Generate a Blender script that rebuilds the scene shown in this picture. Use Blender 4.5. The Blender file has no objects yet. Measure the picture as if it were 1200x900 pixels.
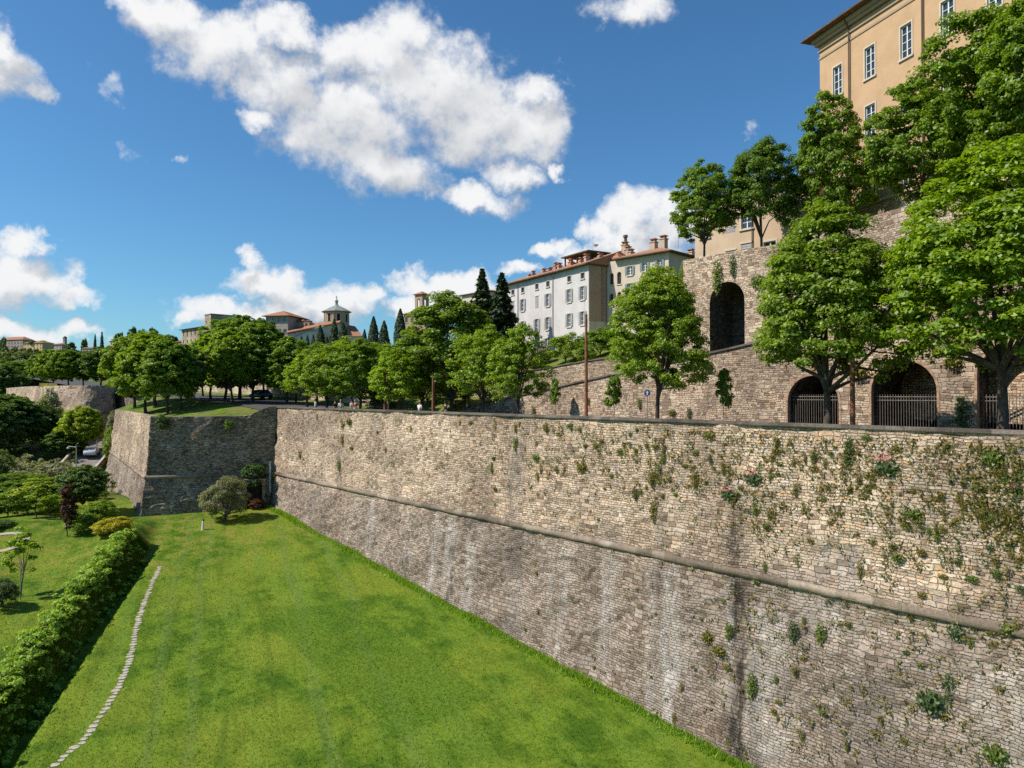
import bpy, math, random
import numpy as np
from mathutils import Vector, Matrix
R = math.radians
sc = bpy.context.scene
# ------------------------------------------------------------------ camera
PITCH = math.atan(12/850.0)
CAMP = np.array([0.0, 0.0, 18.0])
cam = bpy.data.cameras.new('camera'); camo = bpy.data.objects.new('camera', cam)
sc.collection.objects.link(camo); sc.camera = camo
camo.location = CAMP; camo.rotation_euler = (R(90)+PITCH, 0, 0)
cam.sensor_width = 36.0; cam.lens = 36.0*850/1200; cam.clip_start = 0.2; cam.clip_end = 20000
# ------------------------------------------------------------------ light
SUN_H = np.array([-0.972, -0.235]); SUN_H /= np.linalg.norm(SUN_H)
SUN_EL = R(47)
SKY_STRENGTH = 0.115
EXPOSURE = 0.58
sun = bpy.data.lights.new('sun', 'SUN'); suno = bpy.data.objects.new('sun', sun)
sc.collection.objects.link(suno)
sun.energy = 4.1; sun.angle = R(0.5); sun.color = (1.0, 0.91, 0.79)
sd = Vector((SUN_H[0]*math.cos(SUN_EL), SUN_H[1]*math.cos(SUN_EL), math.sin(SUN_EL)))
suno.rotation_euler = sd.to_track_quat('Z', 'Y').to_euler(); suno.location = (-40, -20, 80)
vs = sc.view_settings
vs.view_transform = 'Standard'; vs.look = 'None'; vs.gamma = 1.0; vs.use_curve_mapping = False
vs.exposure = EXPOSURE
cy = sc.cycles
cy.max_bounces = 6; cy.diffuse_bounces = 3; cy.glossy_bounces = 2; cy.transmission_bounces = 4
cy.transparent_max_bounces = 6; cy.use_denoising = False
cy.sample_clamp_indirect = 4.0
# ------------------------------------------------------------------ pixel helpers (photo is 1200x900)
CPI, SPI = math.cos(PITCH), math.sin(PITCH)
def ray(px, py):
    x = (px-600)/850.0; u = (450-py)/850.0
    return np.array([x, CPI-u*SPI, SPI+u*CPI])
def at(px, py, depth):
    d = ray(px, py); return CAMP+d*(depth/d[1])
def zat(py, depth):
    d = ray(600, py); return 18.0+d[2]*depth/d[1]
ND = np.array([0.767, 0.6415]); DD = np.array([-0.6415, 0.767])      # across / along the great wall
def uw(u, w): p = DD*u+ND*w; return float(p[0]), float(p[1])
def to_uw(x, y): return x*DD[0]+y*DD[1], x*ND[0]+y*ND[1]
def on_w(px, w):
    d = np.array([(px-600)/850.0, 1.0]); t = w/(d@ND); p = d*t; return float(p[0]), float(p[1])
def u_of(px, w): return to_uw(*on_w(px, w))[0]
def sstep(a, b, x):
    t = np.clip((np.asarray(x, float)-a)/(b-a), 0, 1); return t*t*(3-2*t)
# ------------------------------------------------------------------ node helpers
class NT:
    def __init__(s, tree): s.t = tree; s.n = tree.nodes; s.l = tree.links
    def new(s, typ, **kw):
        n = s.n.new(typ)
        for k, v in kw.items(): setattr(n, k, v)
        return n
    def put(s, sock, v):
        if isinstance(v, bpy.types.NodeSocket): s.l.new(v, sock)
        elif v is not None:
            if hasattr(sock.default_value, '__len__') and not hasattr(v, '__len__'):
                v = [v]*len(sock.default_value)
            if hasattr(v, '__len__') and len(sock.default_value) == 4 and len(v) == 3: v = (*v, 1)
            sock.default_value = v
    def m(s, op, a, b=None, c=None, clamp=False):
        n = s.new('ShaderNodeMath', operation=op, use_clamp=clamp)
        s.put(n.inputs[0], a); s.put(n.inputs[1], b); s.put(n.inputs[2], c); return n.outputs[0]
    def v(s, op, a, b=None, c=None, scale=None):
        n = s.new('ShaderNodeVectorMath', operation=op)
        s.put(n.inputs[0], a); s.put(n.inputs[1], b)
        if c is not None: s.put(n.inputs[2], c)
        if scale is not None: s.put(n.inputs['Scale'], scale)
        return n.outputs['Value'] if op in ('DOT_PRODUCT', 'LENGTH', 'DISTANCE') else n.outputs['Vector']
    def mix(s, f, a, b, mode='MIX'):
        n = s.new('ShaderNodeMix', data_type='RGBA', blend_type=mode)
        s.put(n.inputs[0], f); s.put(n.inputs[6], a); s.put(n.inputs[7], b); return n.outputs[2]
    def noise(s, vec, scale, detail=2, rough=0.5, dims='3D', out=0, dist=0.0):
        n = s.new('ShaderNodeTexNoise', noise_dimensions=dims)
        s.put(n.inputs['Vector'], vec); s.put(n.inputs['Scale'], scale); s.put(n.inputs['Detail'], detail)
        s.put(n.inputs['Roughness'], rough); s.put(n.inputs['Distortion'], dist); return n.outputs[out]
    def smooth(s, x, a, b, lo=0.0, hi=1.0):
        n = s.new('ShaderNodeMapRange', interpolation_type='SMOOTHSTEP')
        s.put(n.inputs[0], x); s.put(n.inputs[1], a); s.put(n.inputs[2], b); s.put(n.inputs[3], lo); s.put(n.inputs[4], hi)
        return n.outputs[0]
    def ramp(s, f, stops, interp='LINEAR'):
        n = s.new('ShaderNodeValToRGB'); cr = n.color_ramp; cr.interpolation = interp
        while len(cr.elements) < len(stops): cr.elements.new(0.5)
        for e, (p, c) in zip(cr.elements, stops): e.position = p; e.color = (*c, 1)
        s.put(n.inputs[0], f); return n.outputs[0]
    def sep(s, v):
        n = s.new('ShaderNodeSeparateXYZ'); s.put(n.inputs[0], v); return n.outputs
    def comb(s, x=0, y=0, z=0):
        n = s.new('ShaderNodeCombineXYZ'); s.put(n.inputs[0], x); s.put(n.inputs[1], y); s.put(n.inputs[2], z); return n.outputs[0]
# ------------------------------------------------------------------ sky with clouds
CLOUDS = [  # ellipses in photo pixels: centre, radii
 (190,15,75,38),(255,55,85,48),(330,95,90,55),(400,140,100,66),(470,55,62,60),(510,105,105,72),(565,145,85,62),(622,150,48,50),
 (450,195,80,42),(550,232,62,20),(652,197,18,13),(600,205,40,22),(330,35,60,30),(410,60,60,40),(140,-5,40,24),(300,140,40,18),(620,110,40,30),
 (5,80,58,45),(35,108,36,18),(0,50,38,35),(138,102,30,20,.3),(160,172,26,15,.3),(217,188,22,14,.15),(90,70,30,20,-.1),(745,6,58,32,.8),
 (32,285,38,22),(40,330,64,28),(90,350,50,15),(8,325,60,38),(30,383,58,18),(80,388,60,15),(0,380,40,20),
 (285,310,18,20),(315,335,45,22),(345,352,40,20),(400,352,52,26),(240,362,45,18),(300,372,110,20),(215,372,26,12),(430,345,20,18),(365,365,60,20),
 (500,338,48,18),(535,332,48,18),(600,316,34,10),(480,360,36,14),(560,345,50,20),
 (745,255,46,34),(770,240,30,22),(705,272,36,16),(652,292,26,10),(700,300,50,16),(790,262,40,44),(735,285,50,20),(889,154,16,17,.2),
 (980,380,200,30),(1400,200,150,60),(-200,250,120,60),(-300,80,160,80),(1500,-50,200,90)]
def azel(px, py):
    d = ray(px, py); d = d/np.linalg.norm(d); return math.degrees(math.atan2(d[0], d[1])), math.degrees(math.asin(d[2]))
def build_world():
    w = bpy.data.worlds.new('World'); sc.world = w; w.use_nodes = True
    g = NT(w.node_tree); g.n.clear()
    grp = bpy.data.node_groups.new('cloud_field', 'ShaderNodeTree')
    grp.interface.new_socket('P', in_out='INPUT', socket_type='NodeSocketVector')
    grp.interface.new_socket('F', in_out='OUTPUT', socket_type='NodeSocketFloat')
    q = NT(grp); gi = q.new('NodeGroupInput'); go = q.new('NodeGroupOutput')
    acc = None
    for cl in CLOUDS:
        cx, cyy, rx, ry = cl[:4]; wt = cl[4] if len(cl) > 4 else 1.0
        a, e = azel(cx, cyy); a1, e1 = azel(cx+1, cyy); a2, e2 = azel(cx, cyy-1)
        sx = 1/(rx*abs(a1-a)); sy = 1/(ry*abs(e2-e))
        d = q.v('MULTIPLY', q.v('SUBTRACT', gi.outputs[0], (a, e, 0)), (sx, sy, 0))
        f = q.m('SUBTRACT', wt, q.v('DOT_PRODUCT', d, d))
        if acc is None: acc = f
        else: acc = q.m('SMOOTH_MAX', acc, f, 0.25)
    q.l.new(acc, go.inputs[0])
    tc = g.new('ShaderNodeTexCoord').outputs['Generated']
    x, y, z = g.sep(tc)
    az = g.m('MULTIPLY', g.m('ARCTAN2', x, y), 57.29578); el = g.m('MULTIPLY', g.m('ARCSINE', z), 57.29578)
    p = g.comb(az, el, 0)
    n1 = g.v('SUBTRACT', g.noise(tc, 16, 7, 0.6, out=1), (0.5, 0.5, 0.5))
    p = g.v('ADD', p, g.v('MULTIPLY', n1, (7.0, 4.4, 0)))
    def field(v):
        n = g.new('ShaderNodeGroup'); n.node_tree = grp; g.put(n.inputs[0], v); return n.outputs[0]
    f = field(p); fo = field(g.v('ADD', p, (-0.9, 1.5, 0)))
    n2 = g.noise(tc, 30, 8, 0.62)
    n3 = g.noise(tc, 9, 4, 0.55)
    dens = g.m('ADD', f, g.m('MULTIPLY', g.m('SUBTRACT', n2, 0.5), 2.2))
    alpha = g.smooth(dens, -0.2, 1.0)
    lit = g.m('ADD', 0.62, g.m('MULTIPLY', g.m('SUBTRACT', f, fo), 0.75))
    lit = g.m('ADD', lit, g.m('MULTIPLY', g.m('SUBTRACT', n2, 0.5), 0.35))
    lit = g.m('ADD', lit, g.m('MULTIPLY', g.m('SUBTRACT', n3, 0.5), 0.8))
    lit = g.m('SUBTRACT', lit, g.m('MULTIPLY', g.smooth(f, 0.35, 1.0), 0.16))
    lit = g.smooth(lit, 0.0, 0.85)
    cloud = g.mix(lit, (2.75, 2.9, 3.15), (5.4, 5.42, 5.45))
    # low clouds pick up the haze of the horizon
    cloud = g.mix(g.smooth(el, 2.0, 12.0, 0.12, 0.0), cloud, (3.0, 3.7, 4.4))
    sky = g.new('ShaderNodeTexSky', sky_type='NISHITA'); sky.sun_disc = False
    sky.sun_elevation = SUN_EL; sky.sun_rotation = math.atan2(SUN_H[0], SUN_H[1])
    sky.altitude = 300; sky.air_density = 1.0; sky.dust_density = 0.9; sky.ozone_density = 2.2
    hs = g.new('ShaderNodeHueSaturation'); hs.inputs['Saturation'].default_value = 1.1; hs.inputs['Value'].default_value = 1.0
    g.put(hs.inputs['Color'], sky.outputs[0])
    skc = g.mix(1.0, hs.outputs[0], (0.42, 0.67, 0.78), 'MULTIPLY')
    col = g.mix(alpha, skc, cloud)
    bg = g.new('ShaderNodeBackground'); g.put(bg.inputs[0], col); bg.inputs[1].default_value = SKY_STRENGTH
    out = g.new('ShaderNodeOutputWorld'); g.l.new(bg.outputs[0], out.inputs[0])
    w.cycles.sampling_method = 'MANUAL'; w.cycles.sample_map_resolution = 512
build_world()
# ------------------------------------------------------------------ mesh helpers
COL = sc.collection
class MB:
    """collects shapes; build() links them as ONE mesh object"""
    def __init__(s): s.V = []; s.F = []; s.M = []; s.UV = []; s.hasuv = False
    def add(s, V, F, mi=0, uv=None):
        b = len(s.V); s.V.extend(tuple(map(float, v)) for v in V)
        s.F.extend(tuple(b+i for i in f) for f in F); s.M.extend([mi]*len(F))
        if uv is not None: s.hasuv = True; s.UV.extend(uv)
        else: s.UV.extend([(0, 0)]*len(V))
        return s
    def quad(s, a, b, c, d, mi=0): return s.add([a, b, c, d], [(0, 1, 2, 3)], mi)
    def box(s, x0, x1, y0, y1, z0, z1, mi=0):
        V = [(x0,y0,z0),(x1,y0,z0),(x1,y1,z0),(x0,y1,z0),(x0,y0,z1),(x1,y0,z1),(x1,y1,z1),(x0,y1,z1)]
        return s.add(V, [(0,3,2,1),(4,5,6,7),(0,1,5,4),(1,2,6,5),(2,3,7,6),(3,0,4,7)], mi)
    def obox(s, M, sx, sy, sz, mi=0):
        V = []
        for z in (-1, 1):
            for x, y in ((-1,-1),(1,-1),(1,1),(-1,1)): V.append(M @ Vector((x*sx/2, y*sy/2, z*sz/2)))
        return s.add(V, [(0,3,2,1),(4,5,6,7),(0,1,5,4),(1,2,6,5),(2,3,7,6),(3,0,4,7)], mi)
    def tube(s, pts, rad, n=8, cap=True, mi=0):
        pts = [Vector(p) for p in pts]; V = []; Fc = []
        up = Vector((0.13, 0.21, 1)).normalized(); k = len(pts)
        for i, p in enumerate(pts):
            t = (pts[min(i+1, k-1)]-pts[max(i-1, 0)]).normalized()
            a = t.cross(up)
            if a.length < 1e-3: a = t.cross(Vector((1, 0, 0)))
            a.normalize(); b = t.cross(a)
            for j in range(n):
                th = 2*math.pi*j/n; V.append(p+(a*math.cos(th)+b*math.sin(th))*rad[i])
        for i in range(k-1):
            for j in range(n):
                j2 = (j+1) % n; Fc.append((i*n+j, i*n+j2, (i+1)*n+j2, (i+1)*n+j))
        if cap: Fc.append(tuple(range(n))); Fc.append(tuple(reversed(range((k-1)*n, k*n))))
        return s.add(V, Fc, mi)
    def prism(s, poly, z0, z1, mi=0):
        n = len(poly); V = [(x, y, z0) for x, y in poly]+[(x, y, z1) for x, y in poly]
        Fc = [tuple(reversed(range(n))), tuple(range(n, 2*n))]+[(i, (i+1) % n, n+(i+1) % n, n+i) for i in range(n)]
        return s.add(V, Fc, mi)
    def lathe(s, prof, n=16, cx=0, cy=0, mi=0):
        V = []; Fc = []
        for r, z in prof:
            for j in range(n): V.append((cx+r*math.cos(2*math.pi*j/n), cy+r*math.sin(2*math.pi*j/n), z))
        for i in range(len(prof)-1):
            for j in range(n):
                j2 = (j+1) % n; Fc.append((i*n+j, i*n+j2, (i+1)*n+j2, (i+1)*n+j))
        return s.add(V, Fc, mi)
    def build(s, name, mats, parent=None, smooth=False, label=None):
        me = bpy.data.meshes.new(name); me.from_pydata(s.V, [], s.F)
        if not isinstance(mats, (list, tuple)): mats = [mats]
        for m in mats: me.materials.append(m)
        if any(s.M): me.polygons.foreach_set('material_index', s.M)
        uvl = me.uv_layers.new(name='UVMap')
        nl = len(me.loops); vi = np.zeros(nl, int); me.loops.foreach_get('vertex_index', vi)
        P = np.array(s.V, float)
        if s.hasuv: uv = np.array(s.UV, float)[vi]
        else:
            nf = len(me.polygons); tot = np.zeros(nf, int); me.polygons.foreach_get('loop_total', tot)
            nr = np.zeros(nf*3); me.polygons.foreach_get('normal', nr); nr = nr.reshape(-1, 3)
            fi = np.repeat(np.arange(nf), tot); nn = nr[fi]; pp = P[vi]
            t = np.stack([-nn[:, 1], nn[:, 0]], 1); t /= np.maximum(np.linalg.norm(t, axis=1, keepdims=True), 1e-6)
            uw_ = np.stack([(t*pp[:, :2]).sum(1), pp[:, 2]], 1)
            uv = np.where((np.abs(nn[:, 2]) > 0.7)[:, None], pp[:, :2], uw_)
        uvl.data.foreach_set('uv', uv.ravel().astype(np.float32))
        if smooth: me.polygons.foreach_set('use_smooth', [True]*len(me.polygons))
        me.update()
        o = bpy.data.objects.new(name, me); COL.objects.link(o)
        if parent: o.parent = parent
        if label: o['label'] = label
        return o
def np_mesh(name, V, F, mat, parent=None, link=True):
    """fast mesh from arrays; F is (n,3) or (n,4)"""
    me = bpy.data.meshes.new(name); n, k = F.shape
    me.vertices.add(len(V)); me.vertices.foreach_set('co', np.asarray(V, np.float32).ravel())
    me.loops.add(n*k); me.loops.foreach_set('vertex_index', F.ravel().astype(np.int32))
    me.polygons.add(n); me.polygons.foreach_set('loop_start', np.arange(0, n*k, k, dtype=np.int32))
    me.polygons.foreach_set('loop_total', np.full(n, k, np.int32))
    me.materials.append(mat); me.update(calc_edges=True)
    if not link: return me
    o = bpy.data.objects.new(name, me); COL.objects.link(o)
    if parent: o.parent = parent
    return o
def thing(name, label, cat, loc=(0, 0, 0), rotz=0.0, group=None, scale=None):
    o = bpy.data.objects.new(name, None); COL.objects.link(o); o.location = loc; o.rotation_euler = (0, 0, rotz)
    if scale is not None: o.scale = scale
    o.empty_display_size = 0.2
    return tag(o, label, cat, group)
def tag(o, label, cat, group=None):
    o['label'] = label; o['category'] = cat
    if group: o['group'] = group
    return o
def kind(o, k): o['kind'] = k; return o
class Frame:
    """a wall's own axes: x to the right along it, y inward, z up"""
    def __init__(s, o, ang): s.o = np.array(o[:2], float); s.ang = ang; s.ex = np.array([math.cos(ang), math.sin(ang)])
    def fx(s, px):
        d = np.array([(px-600)/850.0, 1.0]); A = np.array([[d[0], -s.ex[0]], [d[1], -s.ex[1]]]); t, q = np.linalg.solve(A, s.o); return float(q)
    def depth(s, px):
        d = np.array([(px-600)/850.0, 1.0]); A = np.array([[d[0], -s.ex[0]], [d[1], -s.ex[1]]]); t, q = np.linalg.solve(A, s.o); return float(t)
    def z(s, px, py): return float(zat(py, s.depth(px)))
    def rect(s, x0, y0, x1, y1):
        c = (x0+x1)/2; return (s.fx(x0), s.fx(x1), s.z(c, y1), s.z(c, y0))
    def pt(s, x, y=0): 
        ey = np.array([-s.ex[1], s.ex[0]]); p = s.o+s.ex*x+ey*y; return float(p[0]), float(p[1])
    def thing(s, name, label, cat, group=None): return thing(name, label, cat, (s.o[0], s.o[1], 0), s.ang, group)
def panel(mb, x0, x1, z0, ztop, ops=(), depth=0.25, y=0.0, step=None, mi=0, mr=None):
    """wall face at y with openings (xa, xb, za, zb, arch) and their reveals"""
    zt = ztop if callable(ztop) else (lambda x: ztop)
    if mr is None: mr = mi
    xs = {x0, x1}
    for o in ops: xs.update((o[0], o[1]))
    if step:
        n = int((x1-x0)/step)
        for i in range(1, n): xs.add(x0+(x1-x0)*i/n)
    xs = sorted(xs)
    for a, b in zip(xs[:-1], xs[1:]):
        if b-a < 1e-5: continue
        c = (a+b)/2
        here = sorted([o for o in ops if o[0]-1e-6 <= c <= o[1]+1e-6], key=lambda o: o[2])
        lo = z0
        for o in here:
            if o[2] > lo+1e-4: mb.quad((a, y, lo), (b, y, lo), (b, y, o[2]), (a, y, o[2]), mi)
            lo = o[3]
        mb.quad((a, y, lo), (b, y, lo), (b, y, zt(b)), (a, y, zt(a)), mi)
    for xa, xb, za, zb, arch in ops:
        y2 = y+depth
        if arch:
            r = (xb-xa)/2; rise = min(r, (zb-za)*0.6) if arch is True else arch
            cx = (xa+xb)/2; zs = zb-rise; n = 14
            P = [(cx-r*math.cos(math.pi*i/n), zs+rise*math.sin(math.pi*i/n)) for i in range(n+1)]
            for i in range(n):
                (ax, az), (bx, bz) = P[i], P[i+1]
                cxr = xa if i < n//2 else xb
                if i == n//2-1: mb.add([(ax, y, az), (bx, y, bz), (xa, y, zb)], [(0, 1, 2)], mi)
                else: mb.add([(ax, y, az), (bx, y, bz), (cxr, y, zb)], [(0, 1, 2)], mi)
                mb.quad((ax, y, az), (ax, y2, az), (bx, y2, bz), (bx, y, bz), mr)
            zj = zs
        else:
            zj = zb; mb.quad((xa, y, zb), (xa, y2, zb), (xb, y2, zb), (xb, y, zb), mr)
        mb.quad((xa, y, za), (xa, y2, za), (xa, y2, zj), (xa, y, zj), mr)
        mb.quad((xb, y2, za), (xb, y, za), (xb, y, zj), (xb, y2, zj), mr)
        mb.quad((xa, y2, za), (xa, y, za), (xb, y, za), (xb, y2, za), mr)
def vnoise(x, y, seed=0):
    """smooth value noise on arrays"""
    x = np.asarray(x, float); y = np.asarray(y, float); xi = np.floor(x).astype(np.int64); yi = np.floor(y).astype(np.int64)
    fx = x-xi; fy = y-yi; fx = fx*fx*(3-2*fx); fy = fy*fy*(3-2*fy)
    def h(a, b):
        v = (a*374761393+b*668265263+seed*1442695) & 0x7fffffff
        v = ((v ^ (v >> 13))*1274126177) & 0x7fffffff
        return ((v ^ (v >> 16)) % 100003)/100003.0
    return (h(xi, yi)*(1-fx)+h(xi+1, yi)*fx)*(1-fy)+(h(xi, yi+1)*(1-fx)+h(xi+1, yi+1)*fx)*fy
# ------------------------------------------------------------------ materials
def new_mat(name):
    m = bpy.data.materials.new(name); m.use_nodes = True; g = NT(m.node_tree); g.n.clear()
    out = g.new('ShaderNodeOutputMaterial'); return m, g, out
def principled(g, out, col, rough=0.9, normal=None, spec=0.3, metal=0.0):
    b = g.new('ShaderNodeBsdfPrincipled'); g.put(b.inputs['Base Color'], col); g.put(b.inputs['Roughness'], rough)
    g.put(b.inputs['Specular IOR Level'], spec); g.put(b.inputs['Metallic'], metal)
    if normal is not None: g.l.new(normal, b.inputs['Normal'])
    g.l.new(b.outputs[0], out.inputs[0]); return b
def bump(g, h, strength, dist):
    n = g.new('ShaderNodeBump'); g.put(n.inputs['Height'], h); n.inputs['Strength'].default_value = strength; n.inputs['Distance'].default_value = dist
    return n.outputs[0]
def simple(name, col, rough=0.85, var=0.15, scale=1.5, spec=0.3, metal=0.0, bmp=0.0):
    m, g, out = new_mat(name); tc = g.new('ShaderNodeTexCoord').outputs['Object']
    n = g.noise(tc, scale, 6, 0.6)
    lo = [c*(1-var) for c in col]; hi = [min(1, c*(1+var)) for c in col]
    c = g.mix(g.smooth(n, 0.3, 0.7), lo, hi)
    nb = bump(g, g.noise(tc, scale*12, 4), 0.5, bmp) if bmp else None
    principled(g, out, c, rough, nb, spec, metal); return m
def stone(name, upper, lower=None, split=9.8, cell=(0.33, 0.125), streak=0.5, lime=0.0, moss=0.0, mortar=(0.30, 0.25, 0.185), bd=0.12, seed=0.0, contrast=1.0, marks=()):
    """rubble masonry in metres of the UV map; wear runs down in streaks"""
    m, g, out = new_mat(name)
    uvn = g.new('ShaderNodeUVMap'); uvn.uv_map = 'UVMap'
    uv = g.v('ADD', uvn.outputs[0], (seed*17.3, 0, 0))
    x, y, _ = g.sep(uvn.outputs[0])
    wv = g.v('SUBTRACT', g.noise(uv, 0.7, 2, 0.5, out=1), (0.5, 0.5, 0.5)); wf = g.v('SUBTRACT', g.noise(uv, 5.0, 3, 0.6, out=1), (0.5, 0.5, 0.5))
    p = g.v('ADD', g.v('ADD', uv, g.v('MULTIPLY', wv, (0.3, 0.34, 0))), g.v('MULTIPLY', wf, (0.17, 0.115, 0)))
    pxs, pys, _ = g.sep(p)
    def courses(cw, ch, sh):
        """stones of random length laid in courses: random tone and distance to the joint"""
        yy = g.m('DIVIDE', pys, ch); row = g.m('FLOOR', yy); fr = g.m('SUBTRACT', yy, row)
        wn = g.new('ShaderNodeTexWhiteNoise', noise_dimensions='1D'); g.put(wn.inputs['W'], g.m('ADD', row, sh)); hv = wn.outputs['Value']
        xx = g.m('ADD', g.m('DIVIDE', pxs, g.m('MULTIPLY', g.m('ADD', g.m('MULTIPLY', hv, 0.7), 0.65), cw)), g.m('MULTIPLY', hv, 137.0))
        def v1(f):
            n = g.new('ShaderNodeTexVoronoi', voronoi_dimensions='1D', feature=f); g.put(n.inputs['W'], xx); n.inputs['Scale'].default_value = 1.0; return n
        ex = g.m('MULTIPLY', v1('DISTANCE_TO_EDGE').outputs['Distance'], cw); ez = g.m('MULTIPLY', g.m('MINIMUM', fr, g.m('SUBTRACT', 1.0, fr)), ch)
        return v1('F1').outputs['Color'], g.m('SMOOTH_MIN', ex, ez, 0.03)
    ca, ea = courses(cell[0], cell[1], 3.0); cb, eb = courses(cell[0]*1.6, cell[1]*1.75, 57.0)
    big = g.smooth(g.noise(uv, 0.5, 3), 0.54, 0.57)
    rc = g.mix(big, ca, cb); ed = g.m('ADD', g.m('MULTIPLY', ea, g.m('SUBTRACT', 1.0, big)), g.m('MULTIPLY', eb, big))
    r1, r2, r3 = g.sep(rc)
    def tones(st): return g.ramp(r1, st)
    col = tones(upper)
    fine = g.noise(uv, 7.0, 6, 0.65)
    if lower is not None:
        b = g.noise(uv, 0.25, 3); f = g.smooth(g.m('ADD', y, g.m('MULTIPLY', g.m('SUBTRACT', b, 0.5), 3.0)), split-0.9, split+0.9)
        col = g.mix(f, tones(lower), col)
    col = g.mix(1.0, col, g.mix(g.smooth(fine, 0.25, 0.75), (0.72, 0.72, 0.74), (1.22, 1.2, 1.16)), 'MULTIPLY')
    grit = g.noise(uv, 24.0, 4, 0.75); col = g.mix(1.0, col, g.mix(g.smooth(grit, 0.3, 0.7), (0.68, 0.67, 0.66), (1.28, 1.27, 1.25)), 'MULTIPLY')
    # broad patches of dirt and of pale repointing
    pt = g.noise(uv, 0.16, 4, 0.6)
    col = g.mix(1.0, col, g.mix(g.smooth(pt, 0.3, 0.7), (0.68, 0.66, 0.655), (1.26, 1.24, 1.2)), 'MULTIPLY')
    pale = g.smooth(g.noise(g.v('ADD', uv, (31, 7, 0)), 0.33, 5, 0.62), 0.58, 0.72, 0, 0.55)
    col = g.mix(pale, col, (0.46, 0.40, 0.34))
    stn = g.noise(g.v('MULTIPLY', uv, (0.16, 0.11, 0)), 1.0, 6, 0.68)
    if lower is not None: col = g.mix(g.m('MULTIPLY', g.smooth(stn, 0.44, 0.64, 0, 0.6), g.smooth(y, split+3.5, split-1.5)), col, g.mix(1.0, col, (0.52, 0.47, 0.43), 'MULTIPLY'))
    joint = g.smooth(ed, 0.002, 0.026)
    deep = g.smooth(g.noise(uv, 2.6, 4, 0.7), 0.50, 0.66)
    jcol = g.mix(deep, mortar, (0.05, 0.04, 0.03))
    col = g.mix(g.m('MULTIPLY', g.m('SUBTRACT', 1.0, joint), g.smooth(pale, 0, 0.5, 0.8, 0.3)), col, g.mix(0.45, jcol, col) if lower is None else g.mix(g.smooth(y, split-0.5, split+0.5, 0.68, 0.5), jcol, col))
    # missing stones and dark holes
    hole = g.smooth(g.noise(g.v('MULTIPLY', uv, (1.0, 1.3, 0)), 3.6, 3, 0.6), 0.66, 0.72)
    hole = g.m('MULTIPLY', hole, 0.75*contrast)
    col = g.mix(hole, col, (0.055, 0.045, 0.03))
    st = g.noise(g.v('MULTIPLY', uv, (0.55, 0.028, 0)), 1.0, 5, 0.62)
    if streak: col = g.mix(g.smooth(st, 0.57, 0.75, 0, streak), col, (0.075, 0.062, 0.055))
    if lime:
        s2 = g.noise(g.v('MULTIPLY', g.v('ADD', uv, (53, 0, 0)), (0.42, 0.03, 0)), 1.0, 6, 0.66)
        s2 = g.m('MULTIPLY', g.smooth(s2, 0.54, 0.72, 0, lime), g.smooth(y, split-0.2, split-1.2))
        s2 = g.m('MULTIPLY', s2, g.smooth(fine, 0.3, 0.6, 0.45, 1))
        col = g.mix(s2, col, (0.60, 0.57, 0.54))
    if marks:
        mw = g.m('ADD', x, g.m('MULTIPLY', g.m('SUBTRACT', g.noise(g.v('MULTIPLY', uv, (0.8, 0.25, 0)), 1.0, 5, 0.65), 0.5), 1.5))
        mk = g.smooth(g.noise(g.v('MULTIPLY', uv, (2.2, 0.5, 0)), 1.0, 6, 0.68), 0.36, 0.60)
        for mu, wd, z0, z1, stg, mc in marks:
            k = g.smooth(g.m('ABSOLUTE', g.m('SUBTRACT', mw, mu)), wd*.25, wd, stg, 0)
            k = g.m('MULTIPLY', k, g.m('MULTIPLY', g.smooth(y, z0-.6, z0+.8), g.smooth(y, z1+.25, z1-.25)))
            col = g.mix(g.m('MULTIPLY', k, mk), col, mc)
    if moss:
        mo = g.m('MULTIPLY', g.smooth(g.noise(uv, 1.6, 6, 0.7), 0.52, 0.66), moss)
        col = g.mix(mo, col, (0.085, 0.095, 0.025))
    h = g.m('ADD', g.m('MULTIPLY', joint, 0.6), g.m('MULTIPLY', r2, 0.5))
    h = g.m('ADD', h, g.m('ADD', g.m('MULTIPLY', fine, 0.5), g.m('MULTIPLY', grit, 0.25))); h = g.m('SUBTRACT', h, g.m('MULTIPLY', hole, 0.8))
    principled(g, out, col, 0.95, bump(g, h, 1.0, bd), 0.12); return m
UP = [(0.0, (0.25,0.185,0.14)), (0.2, (0.45,0.345,0.265)), (0.4, (0.60,0.49,0.385)), (0.6, (0.52,0.415,0.325)), (0.74, (0.64,0.545,0.445)), (0.85, (0.56,0.375,0.235)), (0.93, (0.46,0.395,0.345)), (1.0, (0.68,0.595,0.505))]
LO = [(0.0, (0.20,0.155,0.125)), (0.25, (0.31,0.25,0.205)), (0.5, (0.38,0.315,0.268)), (0.75, (0.43,0.365,0.315)), (0.9, (0.35,0.31,0.285)), (1.0, (0.47,0.41,0.36))]
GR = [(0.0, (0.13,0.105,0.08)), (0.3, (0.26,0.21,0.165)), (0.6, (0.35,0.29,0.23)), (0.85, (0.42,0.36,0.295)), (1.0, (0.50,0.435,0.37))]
RU = [(0.0, (0.22,0.165,0.125)), (0.3, (0.40,0.315,0.245)), (0.6, (0.52,0.425,0.335)), (0.8, (0.58,0.485,0.395)), (0.92, (0.50,0.33,0.215)), (1.0, (0.62,0.535,0.45))]
M = {}
M['bastion'] = stone('bastion_stone', UP, LO, 9.8, cell=(0.34, 0.14), streak=0.5, lime=0.35, moss=0.2, seed=3)
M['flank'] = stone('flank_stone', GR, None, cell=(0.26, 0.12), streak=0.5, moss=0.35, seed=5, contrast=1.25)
M['rubble'] = stone('rubble_stone', RU, None, cell=(0.36, 0.14), streak=0.25, moss=0.12, seed=7, contrast=0.8)
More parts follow.
